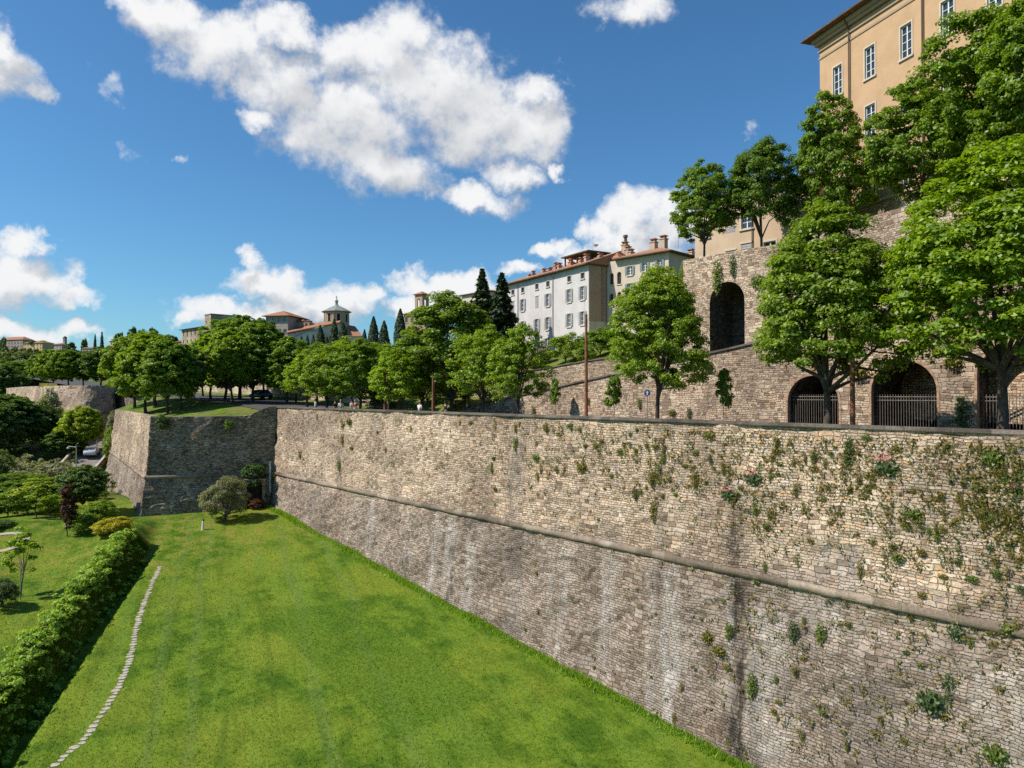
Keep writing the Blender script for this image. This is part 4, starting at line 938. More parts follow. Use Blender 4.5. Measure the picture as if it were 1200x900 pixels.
# bell tower and its house
BT = Frame(gp(486, 190), R(-35)); LB_ = BT.fx(492.3); zt_ = BT.z(490, 345.5)
root = BT.thing('bell_tower', 'small brick bell tower with open belfry and tiled cap behind the trees', 'tower')
mb = MB(); W_ = 2.6; zo, zc = zt_-3.6, zt_-1.0
for k in range(4):
    T = Matrix.Translation((W_/2, W_/2, 0)) @ Matrix.Rotation(math.pi/2*k, 4, 'Z') @ Matrix.Translation((-W_/2, -W_/2, 0)); m = MB()
    panel(m, 0, W_, 28, zt_, [(W_*.32, W_*.68, zo, zc, True)], .3); mb.add([T @ Vector(v) for v in m.V], m.F)
mb.box(.4, W_-.4, .4, W_-.4, 28, zo-.1); mb.build('shaft', M['brown'], root)
mb = MB(); mb.box(-.12, W_+.12, -.12, W_+.12, zo-.45, zo-.2); mb.build('string_course', M['trim'], root)
hip(root, 0, W_, 0, W_, zt_, .9, .4)
mb = MB(); mb.lathe([(.55, zo+.5), (.45, zo+.8), (.3, zo+1.3), (.05, zo+1.5)], 12, W_/2, W_/2); mb.build('bell', M['iron'], root)
facade_house('bell_tower_house', 'brown tiled house at the foot of the small bell tower', 'house', 473, 499, 186, -30, 369, 24, 8, 'brown', 1.6, ((.8, 2.0),), 4, .4)
facade_house('half_hidden_house', 'house roof with one chimney just behind the top of the big dark tree', 'house', 541, 572, 142, -50, 347, 24, 8, 'cream', 1.0, ((1.0, 2.2),), 4, .4, chim=((.1, 1.2),))
# --- houses on the far hill
HG = 'houses on the far hill'
facade_house('hill_house', 'long grey brown house at the far left of the ridge', 'house', -2, 26, 640, -20, 399, 52, 10, 'greyp', 3.0, ((2.0, 3.6), (5.0, 6.6)), 8, .6, .6, grp=HG)
facade_house('hill_house', 'orange yellow house with red roof on the ridge at far left', 'house', 27, 49, 600, -20, 402.5, 50, 10, 'yellowp', 2.2, ((1.0, 2.4), (3.4, 4.8)), 6, .5, .6, grp=HG)
facade_house('hill_house', 'small grey house left of the little church tower on the ridge', 'house', 61, 72, 640, -20, 404, 50, 9, 'greyp', 1.6, ((1.0, 2.4),), 3, .5, .6, grp=HG)
facade_house('hill_house', 'low cream house below the pair of cypresses on the ridge', 'house', 96, 117, 560, -15, 408.5, 46, 9, 'cream', 1.6, ((1.0, 2.2),), 5, .5, .6, grp=HG)
facade_house('hill_house', 'pink house with tiled hip roof right of the pair of cypresses', 'house', 128, 137.5, 520, -25, 400, 44, 9, 'pink', 1.6, ((1.2, 2.6), (4.0, 5.2)), 2, .6, .6, grp=HG)
facade_house('hill_house', 'low grey house with wide roof just right of the pink house', 'house', 137, 153, 500, -20, 407, 42, 9, 'greyp', 1.6, ((1.0, 2.4),), 4, .5, .6, grp=HG)
facade_house('hill_house', 'pale house in the gap between the two bastion tree clumps', 'house', 134, 148, 420, -20, 414, 36, 9, 'cream', 1.6, ((1.2, 2.6), (4.0, 5.4)), 3, .55, .6, grp=HG)
facade_house('hill_house', 'flat roofed stone house among round trees at the top of the hill', 'house', 162, 178, 520, -10, 393, 46, 9, 'tower_stone', .9, ((1.0, 2.2),), 3, .5, .6, grp=HG)
facade_house('hill_house', 'low tiled house just left of the stone palace with the tower', 'house', 203, 213, 330, -30, 401, 30, 8, 'brown', 1.2, ((1.0, 2.0),), 3, .4, .5, grp=HG)
fr = Frame(gp(73.2, 640), R(-20)); r = fr.thing('hill_campanile', 'tiny slim church tower on the ridge at far left', 'tower'); zt_ = fr.z(74, 396)
mb = MB(); panel(mb, 0, 2.2, 45, zt_, [(.7, 1.5, zt_-3, zt_-1, True)], .3); mb.box(0, 2.2, .31, 2.2, 45, zt_); mb.build('shaft', M['greyp'], r); hip(r, 0, 2.2, 0, 2.2, zt_, 1.8, .3, mat='darkroof')
# ------------------------------------------------------------------ plants
rng = np.random.default_rng(7)
def unit(n, r=rng):
    v = r.normal(size=(n, 3)); return v/np.linalg.norm(v, axis=1, keepdims=True)
def nrm(v): return v/np.maximum(np.linalg.norm(v, axis=1, keepdims=True), 1e-9)
def leaf_quads(C, N, L, Wd, r=rng):
    """kite shaped leaves, one island each"""
    n = len(C); t = r.normal(size=(n, 3)); t -= (t*N).sum(1, keepdims=True)*N; t = nrm(t); b = np.cross(N, t)
    L = np.broadcast_to(L, (n,))*r.uniform(.65, 1.3, n); Wd = np.broadcast_to(Wd, (n,))*r.uniform(.65, 1.3, n)
    droop = -0.22*L[:, None]*N
    V = np.stack([C-t*L[:, None]*.5, C+b*Wd[:, None]*.5+droop*0, C+t*L[:, None]*.5+droop, C-b*Wd[:, None]*.5+droop*0], 1).reshape(-1, 3)
    return V, np.arange(4*n).reshape(n, 4)
def pads(P, rad, k, r=rng, flat=.5, up=.62, out=.35, rnd=.55, center=None):
    """clumps of leaves: upper shells of flattened pads"""
    n = len(P); d = unit(n*k, r); d[:, 2] = np.where(r.random(n*k) < .75, np.abs(d[:, 2]), d[:, 2])
    rr = r.random(n*k)**.4; Pn = np.repeat(P, k, 0); R_ = np.repeat(rad, k)[:, None]
    C = Pn+d*rr[:, None]*R_*np.array([1, 1, flat])
    o = nrm(Pn-center) if center is not None else d
    N = nrm(np.array([0, 0, 1.0])*up+d*out+o*out*.6+unit(n*k, r)*rnd)
    return C, N
def crown_pads(r, n, H, W, z0, lumps=8, low=0.35, shape=1.0):
    cz = H*(z0+1)/2; rz = H*(1-z0)/2; d = unit(n*3, r); d = d[d[:, 2] > -.85][:n]
    lob = unit(lumps, r); lobr = r.uniform(.60, 1.15, lumps)
    w = np.exp(8*(d @ lob.T)); rad = (w*lobr).sum(1)/w.sum(1)
    f = np.where(r.random(len(d)) < .68, r.uniform(.78, 1.0, len(d)), r.uniform(low, .8, len(d)))
    q = d*(rad*f)[:, None]
    taper = 1-.22*shape*np.clip(q[:, 2], -1, 1)
    return np.stack([q[:, 0]*W/2*taper, q[:, 1]*W/2*taper, cz+q[:, 2]*rz], 1), np.array([0, 0, cz])
def wood_mesh(name, r, H, W, z0, P, r0, mat, nlimb=9, lean=.25, sides=8, fork=.9):
    mb = MB(); base = np.array([0, 0, -.25]); top = np.array([r.normal()*lean*.4, r.normal()*lean*.4, H*(z0+.10)])
    mid = (base+top)/2+np.array([r.normal()*lean*.25, r.normal()*lean*.25, 0])
    mb.tube([base, base+(0, 0, .3), mid, top], [r0*1.55, r0*1.1, r0*.92, r0*.8], sides)
    cen = np.array([top[0], top[1], H*(.55+z0*.3)])
    ends = []
    idx = r.choice(len(P), min(nlimb, len(P)), replace=False)
    for k in idx:
        e = P[k]; s = top*(1) if r.random() < .6 else mid*.35+top*.65
        m1 = s*.62+e*.38; m1 = m1+np.array([0, 0, H*.03*r.uniform(-.3, 1.4)]); m2 = s*.25+e*.75+r.normal(size=3)*W*.02
        mb.tube([s, m1, m2, e], [r0*.62, r0*.42, r0*.24, r0*.08], 6, False); ends.append((m1, m2))
    rest = [k for k in range(len(P)) if k not in set(idx)][:int(nlimb*4)]
    for k in rest:
        e = P[k]; m1, m2 = min(ends, key=lambda a: np.linalg.norm(a[1]-e)); s = m1*.5+m2*.5
        mb.tube([s, (s+e)/2+r.normal(size=3)*W*.015, e], [r0*.2, r0*.12, r0*.04], 4, False)
    mb.tube([top, cen], [r0*.7, r0*.2], 6, False)
    o = mb.build(name, M[mat]); me = o.data; bpy.data.objects.remove(o); me.polygons.foreach_set('use_smooth', [True]*len(me.polygons)); return me
PROTO = {}
def proto(key, seed, H=10., W=7.2, z0=.24, n=80, k=180, leaf=(.30, .2), pr=(.085, .17), flat=.5, r0=.17, bark='bark', low=.35, up=.62, lumps=8, mat='leaf', nl=9, shape=1.0):
    r = np.random.default_rng(seed); P, c = crown_pads(r, n, H, W, z0, lumps, low, shape)
    C, N = pads(P, W*r.uniform(*pr, len(P)), k, r, flat, up, center=c)
    m = C[:, 2] > .05; C, N = C[m], N[m]
    wx = np.quantile(np.hypot(C[:, 0], C[:, 1]), .985)*2/W; hz = np.quantile(C[:, 2], .9985)/H
    fs = np.array([1/wx, 1/wx, 1/hz]); C = C*fs; P = P*fs
    V, Fq = leaf_quads(C, N, *leaf, r); me = np_mesh('crown', V, Fq, M[mat], link=False)
    PROTO[key] = (me, wood_mesh('trunk', r, H, W, z0, P, r0, bark, nl), H, W)
for i in range(3): proto('maple%d' % i, 20+i, z0=.17, n=430, k=150, leaf=(.16, .11), pr=(.04, .095), flat=.6, up=.6, nl=12, low=.3, lumps=13)
for i in range(4): proto('road%d' % i, 30+i, z0=.18, n=230, k=85, leaf=(.22, .16), pr=(.05, .11), flat=.65, up=.55, low=.45, lumps=11)
for i in range(4): proto('round%d' % i, 40+i, z0=.11, n=330, k=75, leaf=(.31, .22), pr=(.045, .095), flat=.8, up=.5, low=.6, lumps=12)
for i in range(3): proto('terr%d' % i, 50+i, z0=.14, n=290, k=140, leaf=(.19, .135), pr=(.045, .095), flat=.7, up=.5, r0=.13, lumps=11, low=.45)
proto('big', 61, z0=.10, n=210, k=170, leaf=(.20, .145), pr=(.06, .11), flat=.7, low=.45, lumps=14, shape=1.3)
for i in range(3): proto('bush%d' % i, 60+i, H=5, W=5, z0=.02, n=110, k=80, leaf=(.20, .14), pr=(.07, .14), flat=.85, up=.5, r0=.07, low=.5)
for i in range(2): proto('far%d' % i, 70+i, z0=.08, n=50, k=46, leaf=(.85, .62), pr=(.11, .18), flat=.7, low=.55)
proto('olive', 80, H=5, W=5, z0=.04, n=130, k=170, leaf=(.17, .07), pr=(.08, .15), flat=.75, r0=.16, bark='greybark', up=.3)
proto('sapling', 81, H=3.2, W=1.9, z0=.38, n=60, k=40, leaf=(.20, .14), pr=(.10, .2), flat=.7, low=.05, r0=.03, nl=5)
proto('light', 82, H=4, W=3, z0=.25, n=26, k=60, leaf=(.24, .15), pr=(.1, .17), flat=.4, r0=.04, nl=8)
proto('pine', 83, H=10, W=10, z0=.55, n=60, k=60, leaf=(.6, .4), pr=(.1, .16), flat=.5, low=.5)
def column(key, seed, H=10., W=2.0, n=5200, leaf=(.30, .13), fir=False):
    r = np.random.default_rng(seed)
    if not fir:
        t = r.random(n)**.85; prof = np.where(t < .12, .55+.45*t/.12, np.clip(1-np.clip((t-.12)/.88,0,1)**2.1,0,1)**.75); a = r.uniform(0, 2*math.pi, n)
        lump = .82+.3*vnoise(a*2.2+t*3, t*14+seed, seed)
        rad = prof*W/2*lump*r.uniform(.72, 1.02, n)
        C = np.stack([rad*np.cos(a), rad*np.sin(a), .3+t*(H-.3)], 1); N = nrm(np.stack([np.cos(a), np.sin(a), .25+0*a], 1)+unit(n, r)*.55)
        V, Fq = leaf_quads(C, N, *leaf, r)
    else:
        Cs = []; Ns = []; lev = 40
        for i in range(lev):
            t = i/(lev-1); z = H*(.08+.9*t); L = W/2*(1-t)**.8*r.uniform(.8, 1.1)+.12; nb = max(4, int(11*(1-t)+4))
            for j in range(nb):
                a = 2*math.pi*j/nb+r.uniform(-.4, .4)+i; l = L*r.uniform(.65, 1.1); m = int(14+34*l)
                s = r.uniform(.1, 1, m); wd = (.10+.22*l*(1-s*.7))
                x = l*s; y = r.normal(size=m)*wd*.55; zz = -.32*l*s**1.5+.10*s*l-np.abs(r.normal(size=m))*.12
                Cs.append(np.stack([x*math.cos(a)-y*math.sin(a), x*math.sin(a)+y*math.cos(a), z+zz], 1)); Ns.append(nrm(np.array([.3*math.cos(a), .3*math.sin(a), .7])+unit(m, r)*.5))
        C = np.concatenate(Cs); N = np.concatenate(Ns); V, Fq = leaf_quads(C, N, *leaf, r)
    me = np_mesh('crown', V, Fq, M['needle'], link=False)
    mb = MB(); mb.tube([(0, 0, -.3), (0, 0, H*.5), (0, 0, H*.95)], [.16, .1, .02], 7); o = mb.build('trunk', M['bark']); tm = o.data; bpy.data.objects.remove(o)
    PROTO[key] = (me, tm, H, W)
column('cypress0', 90); column('cypress1', 91); column('cypress_far', 92, n=900, leaf=(.7, .35)); column('fir0', 93, W=4.4, fir=True, leaf=(.42, .17)); column('fir1', 94, W=4.6, fir=True, leaf=(.42, .17))
FRESH, MID, DARK, YEL, SIL, COP, OLI = (.20, .32, .016), (.155, .27, .020), (.10, .185, .030), (.30, .42, .018), (.25, .29, .20), (.075, .026, .018), (.14, .16, .085)
BRIGHT = (.23, .37, .012); CYP = (.050, .085, .030); FIRC = (.050, .082, .034); DEEP = (.08, .155, .036)
def tree(key, x, y, z, H, W, col, name, label, cat='tree', group=None, rz=None):
    cm, tm, h, w = PROTO[key]
    r = thing(name, label, cat, (x, y, z), rng.uniform(0, 6.28) if rz is None else rz, group, (W/w, W/w, H/h))
    for nm, me in (('trunk', tm), ('crown', cm)):
        o = bpy.data.objects.new(nm, me); COL.objects.link(o); o.parent = r
        if nm == 'crown': o.color = (*col, 1)
    return r
def T(key, px, where, top, wpx, col, name, label, cat='tree', group=None, base=None, rz=None):
    """stand a tree where the photo shows it: pixel column, distance, top row, crown width"""
    k, v = where
    x, y = on_w(px, v) if k == 'w' else gp(px, v)
    u, w = to_uw(x, y)
    if base is None:
        if w > 30.5: z = float(ZUP(u, w))
        elif group == 'trees on the pointed bastion': z = float(bastion_z(x, y))
        else: z = float(G(x, y))
    elif base == 'terr': z = TERR
    else: z = base
    return tree(key, x, y, z, float(zat(top, y))-z, wpx*1.06*y/850, col, name, label, cat, group, rz)
RG = 'trees along the rampart road'
T('maple0', 1172, ('w', 33.2), 168, 255, (.19, .315, .016), 'maple_tree', 'large bright green maple at right edge standing before the rightmost road arch', group=RG, rz=.4)
T('maple1', 967, ('w', 33.2), 242, 182, (.18,.29,.026), 'maple_tree', 'full green maple with forked trunk in front of the smallest road arch', group=RG, rz=2.0)
T('maple2', 770, ('w', 33.2), 312, 112, FRESH, 'maple_tree', 'lone green maple right of the blue round sign', group=RG, rz=4.1)
T('road0', 606, ('w', 33), 380, 70, FRESH, 'maple_tree', 'small light green maple with slim trunk below the white house', group=RG)
T('road1', 567, ('w', 33), 382, 76, FRESH, 'maple_tree', 'small maple just right of the big dark forked tree', group=RG)
T('big', 527, ('w', 39), 343, 128, (.165,.27,.026), 'plane_tree', 'biggest broad dark tree with thick forked trunk below the two firs', group=RG)
T('road3', 469, ('w', 34), 404, 70, BRIGHT, 'maple_tree', 'yellow green maple left of the biggest dark tree', group=RG)
T('road1', 494, ('w', 37), 400, 72, FRESH, 'maple_tree', 'mid green maple between the yellow green maple and biggest dark tree', group=RG)
T('road2', 421, ('w', 33.5), 397, 76, MID, 'maple_tree', 'dark rounded maple near the far end of the rampart road', group=RG)
T('road0', 401, ('w', 36), 400, 68, FRESH, 'maple_tree', 'fresh green maple directly left of the dark rounded road maple', group=RG)
T('road3', 383, ('w', 34), 403, 72, FRESH, 'maple_tree', 'maple with a low crown above the middle of the far rampart end', group=RG)
T('road1', 360, ('w', 34), 411, 60, BRIGHT, 'maple_tree', 'small yellow green maple second from the wall corner', group=RG)
T('round0', 336, ('w', 38), 395, 66, MID, 'maple_tree', 'taller green maple right above the inner wall corner', group=RG)
for i, (px, w, top, wp, c, lab) in enumerate([(318, 45, 394, 56, MID, 'green tree standing back behind the inner wall corner'), (347, 40, 406, 50, FRESH, 'fresh tree of the back row next to the wall corner'), (372, 41, 401, 56, MID, 'mid green tree of the back row behind two low maples'),
 (411, 41, 396, 60, FRESH, 'fresh green back row tree behind the dark rounded maple'), (438, 40, 402, 54, BRIGHT, 'bright back row tree filling the gap right of the dark rounded maple'), (455, 43, 404, 50, MID, 'green back row tree behind the rusty post'), (508, 44, 392, 60, FRESH, 'tall fresh tree just left behind the biggest dark tree'), (548, 45, 396, 56, MID, 'green back row tree below the left fir')]):
    T('road%d' % (i % 4), px, ('w', w), top, wp, c, 'maple_tree', lab, group=RG)
SG = 'saplings along the road edge'
T('sapling', 848, ('w', 35.5), 432, 22, MID, 'young_tree', 'dark sapling between the lone maple and the smallest road arch', group=SG)
T('sapling', 719.5, ('w', 35), 440, 20, MID, 'young_tree', 'dark sapling between the tall rusty post and the blue sign', group=SG)
T('sapling', 651, ('w', 40.5), 443, 14, MID, 'young_tree', 'tiny sapling close to the ramp wall left of the rusty post', group=SG)
BG = 'trees on the pointed bastion'
for i, (px, d, top, w, c, lab) in enumerate([
 (158, 101, 396, 60, FRESH, 'light green leftmost tree on the pointed bastion'), (171, 90, 397, 66, FRESH, 'light green tree with a trunk at the pointed bastion corner'),
 (182, 97, 392, 70, MID, 'tall tree behind the corner of the pointed bastion'), (197, 85, 402, 66, MID, 'front tree of the left bastion clump with two trunks showing'),
 (212, 88, 408, 52, DARK, 'dark shaded tree closing the left bastion clump'), (222, 108, 410, 40, DARK, 'dark tree in the gap between the two bastion clumps'),
 (247, 104, 398, 56, BRIGHT, 'yellow green tree at left of the right bastion clump'), (263, 96, 389, 66, FRESH, 'fresh green broad tree inside the right bastion clump'),
 (281, 108, 374, 80, MID, 'tallest tree of the right bastion clump'), (297, 95, 384, 64, MID, 'front dark tree over the grass ramp of the bastion'),
 (309, 106, 378, 52, DARK, 'dark right hand tree of the right bastion clump'), (238, 118, 408, 42, MID, 'hindmost tree of the right bastion clump'), (272, 92, 398, 52, FRESH, 'low leafy tree above the bastion grass')]):
    T('round%d' % (i % 4), px, ('d', d), top-4, w*1.1, c, 'chestnut_tree', lab, group=BG)
RBG = 'trees on the round bastion'
for i, (px, d, top, w, c, lab) in enumerate([(48, 152, 415, 30, MID, 'leftmost light tree on the round bastion'), (62, 146, 410, 36, FRESH, 'second tree from left on the round bastion'), (80, 143, 410, 40, MID, 'middle tree on the round bastion'),
 (98, 146, 412, 36, DARK, 'fourth tree from left on the round bastion'), (118, 142, 407, 44, DARK, 'big dark tree at right end of the round bastion'), (131, 152, 416, 26, DEEP, 'dark tree behind the right end of the round bastion')]):
    T('far%d' % (i % 2) if False else 'round%d' % (i % 4), px, ('d', d), top, w, c, 'chestnut_tree', lab, group=RBG, base=19.2)
UG = 'trees on the upper terrace'
T('terr0', 826, ('w', 51.2), 186, 76, MID, 'terrace_tree', 'leftmost tree on the tall arched wall against the sky', group=UG, base='terr')
T('terr1', 893, ('w', 53.5), 168, 90, (.11,.205,.024), 'terrace_tree', 'dark round tree above the big arch in front of the beige house', group=UG, base='terr')
T('terr2', 973, ('d', 57), 110, 92, MID, 'terrace_tree', 'slender tall tree against the corner of the ochre palace', group=UG, base='terr')
T('terr0', 1082, ('d', 50), 84, 124, (.15,.26,.022), 'terrace_tree', 'broad tree covering the middle of the ochre palace', group=UG, base='terr')
T('terr1', 1172, ('d', 45), 10, 148, MID, 'terrace_tree', 'highest tree at the top right corner before the ochre palace', group=UG, base='terr')
T('terr2', 1225, ('d', 40), -30, 150, MID, 'terrace_tree', 'tree cut by the right edge of the picture above the maple', group=UG, base='terr')
T('fir0', 565, ('d', 104), 313, 52, FIRC, 'fir_tree', 'left fir of the pair beside the white house', group='pair of dark firs', base=22)
T('fir1', 588, ('d', 101), 318, 58, (.038,.07,.034), 'fir_tree', 'right fir of the pair touching the white house', group='pair of dark firs', base=22)
CG = 'cypresses below the church'
for px, top, w, d, lab in ((353, 394, 9, 165, 'leftmost small cypress below the domed church'), (360, 393, 8, 168, 'thin cypress second from left below the domed church'), (367, 392, 8, 172, 'thin cypress below the chapel roof'),
 (375, 381, 14, 165, 'broad cypress left of the tallest one below the drum'), (383, 395, 10, 170, 'short cypress tucked between two broad ones'), (391.5, 374, 14, 165, 'tallest cypress straight below the drum'), (402, 379, 17, 160, 'broad cypress under the right church roof'),
 (427, 386, 9, 160, 'small cypress at the right end of the church'), (437.5, 371, 15, 155, 'left cypress of the three left of the bell tower'), (450, 376, 16, 152, 'middle cypress of the three left of the bell tower'), (469, 362, 17, 150, 'right and tallest cypress of the three left of the bell tower')):
    T('cypress%d' % (int(px) % 2), px, ('d', d), top, w, CYP, 'cypress_tree', lab, group=CG, base=float(ZUP(*to_uw(*gp(px, d))))-1)
# gardens between road and houses
HB = 'bushes below the white house'
T('bush0', 662, ('w', 55), 390, 46, FRESH, 'round_bush', 'bright round bush right below the white house', 'bush', HB)
T('bush1', 704, ('w', 56), 384, 50, MID, 'round_bush', 'bush between rusty post and lone maple', 'bush', HB)
T('bush2', 634, ('w', 56), 406, 34, SIL, 'round_bush', 'pale silvery bush at the foot of the white house', 'bush', HB)
T('bush0', 686, ('w', 53), 405, 26, MID, 'round_bush', 'low green bush beside the bright round bush', 'bush', HB)
T('bush1', 640, ('w', 52.5), 428, 50, DARK, 'round_bush', 'dark low bush on top of the terrace wall', 'bush', HB)
T('bush2', 600, ('w', 56), 405, 60, DARK, 'round_bush', 'dark bush behind the small slim maple', 'bush', HB)
T('bush0', 725, ('w', 58), 385, 60, MID, 'round_bush', 'green bush behind the crown of the lone maple', 'bush', HB)
T('bush1', 780, ('w', 55), 372, 60, MID, 'round_bush', 'green bush beside the left edge of the tall arched wall', 'bush', HB)
T('bush2', 804, ('w', 50.6), 306, 20, MID, 'round_bush', 'small bush hanging over the left top of the tall arched wall', 'bush', HB, base=26.2)
for i, (px, w, top, wp, c, lab) in enumerate([(535, 46, 446, 50, DARK, 'dark hedge bush behind the thick forked trunk'), (500, 48, 440, 55, DARK, 'dark hedge bush on the slope left of the forked trunk'), (460, 46, 448, 40, SIL, 'pale grey bush left of the roadside posts'),
 (440, 44, 452, 34, DARK, 'dark bush at the slope foot left of the pale one'), (412, 60, 430, 60, DARK, 'bush behind the dark rounded road maple'), (380, 58, 432, 60, DARK, 'bush behind the low crowned maple'),
 (350, 62, 432, 50, DARK, 'bush behind the small yellow green maple'), (552, 52, 425, 60, DARK, 'bush on the slope below the firs'), (580, 54, 420, 50, DEEP, 'deep green bush under the right fir'), (480, 70, 415, 70, DARK, 'bush mass below the bell tower')]):
    T('bush%d' % (i % 3), px, ('w', w), top, wp, c, 'slope_bush', lab, 'bush', 'bushes on the slope behind the road')
# trees filling the ridge below the town: a far wood
def clumps(name, spec, col, leaf, k, seed, mat='leaf'):
    r = np.random.default_rng(seed); Cs, Ns = [], []
    for x, y, z, rad, n in spec:
        P, c = crown_pads(r, n, rad*1.7, rad*2, .02, 6, .5); P = P+np.array([x, y, z-.2*rad]); 
        C, N = pads(P, rad*r.uniform(.2, .38, len(P)), k, r, .65, center=c+np.array([x, y, z])); Cs.append(C); Ns.append(N)
    C = np.concatenate(Cs); N = np.concatenate(Ns); V, Fq = leaf_quads(C, N, *leaf, r)
    o = np_mesh(name, V, Fq, M[mat]); o.color = (*col, 1); return kind(o, 'stuff')
sp = []
r_ = np.random.default_rng(5)
for i in range(460):
    u = r_.uniform(100, 330); w = r_.uniform(46, 130); x, y = uw(u, w); px = x/y*850+600
    if not 150 < px < 560: continue
    z = float(ZUP(u, w)); lim = float(zat(np.interp(px, [150, 205, 240, 330, 345, 430, 470, 520, 560], [412, 410, 405, 402, 413, 413, 402, 400, 395]), y)); rad = min(r_.uniform(2.0, 4.0), (lim-z)/1.75)
    if rad > .9: sp.append((x, y, z, rad, 9))
clumps('hillside_wood', sp, DARK, (.75, .55), 26, 5)
sp1, sp2 = [], []
for i in range(1300):
    y = r_.uniform(225, 740); px = r_.uniform(-120, 240); x = (px-600)/850*y
    d = vnoise(x*.02, y*.02, 21)
    if d < .30: continue
    z = float(G(x, y)); lim = float(zat(np.interp(px, [-120, 0, 50, 60, 90, 120, 135, 150, 165, 190, 240], [405, 405, 409, 409, 409, 411, 411, 406, 395, 397, 404]), y)); rad = min(r_.uniform(2.2, 6.0)*(y/480)**.5, (lim-z)/1.75)
    if rad > 1.0: (sp1 if r_.random() < .55 else sp2).append((x, y, z, rad, 7))
clumps('hill_wood', sp1, (.07,.115,.035), (1.5, 1.1), 16, 6); clumps('hill_scrub', sp2, (.115,.16,.05), (1.4, 1.0), 14, 7)
HT = 'round trees on the hilltop'
for px, d, top, w, lab, key in ((155, 520, 383, 12, 'left dark round tree on the hilltop', 'far0'), (166, 522, 386, 12, 'middle dark round tree on the hilltop', 'far1'), (179, 525, 384, 13, 'right dark round tree standing apart on the hilltop', 'far0'), (139, 530, 390, 13, 'broad dark tree left of the hilltop trees', 'far1'), (150, 515, 392, 14, 'dark tree below the hilltop trees', 'far0'),
 (99, 570, 397, 8, 'small round tree left of the pair of cypresses', 'far1'), (4, 630, 395, 10, 'dark tree at far left on the ridge', 'far0'), (204, 330, 394, 9, 'small dark tree left of the stone palace', 'far1'), (82, 600, 401, 14, 'dark spreading tree right of the tiny church tower', 'far0')):
    T(key, px, ('d', d), top, w, DEEP, 'round_tree', lab, group=HT)
for px, lab in ((38, 'left umbrella pine above the orange house on the ridge'), (50, 'right umbrella pine at the orange house on the ridge')): T('pine', px, ('d', 598), 399, 9, DEEP, 'umbrella_pine', lab, group='umbrella pines on the ridge', base=float(G(*gp(px, 598))))
T('cypress_far', 111, ('d', 560), 392, 4, CYP, 'cypress_tree', 'left cypress of the pair on the far ridge', group='pair of cypresses on the ridge'); T('cypress_far', 119, ('d', 560), 389.5, 5, CYP, 'cypress_tree', 'right cypress of the pair on the far ridge', group='pair of cypresses on the ridge')
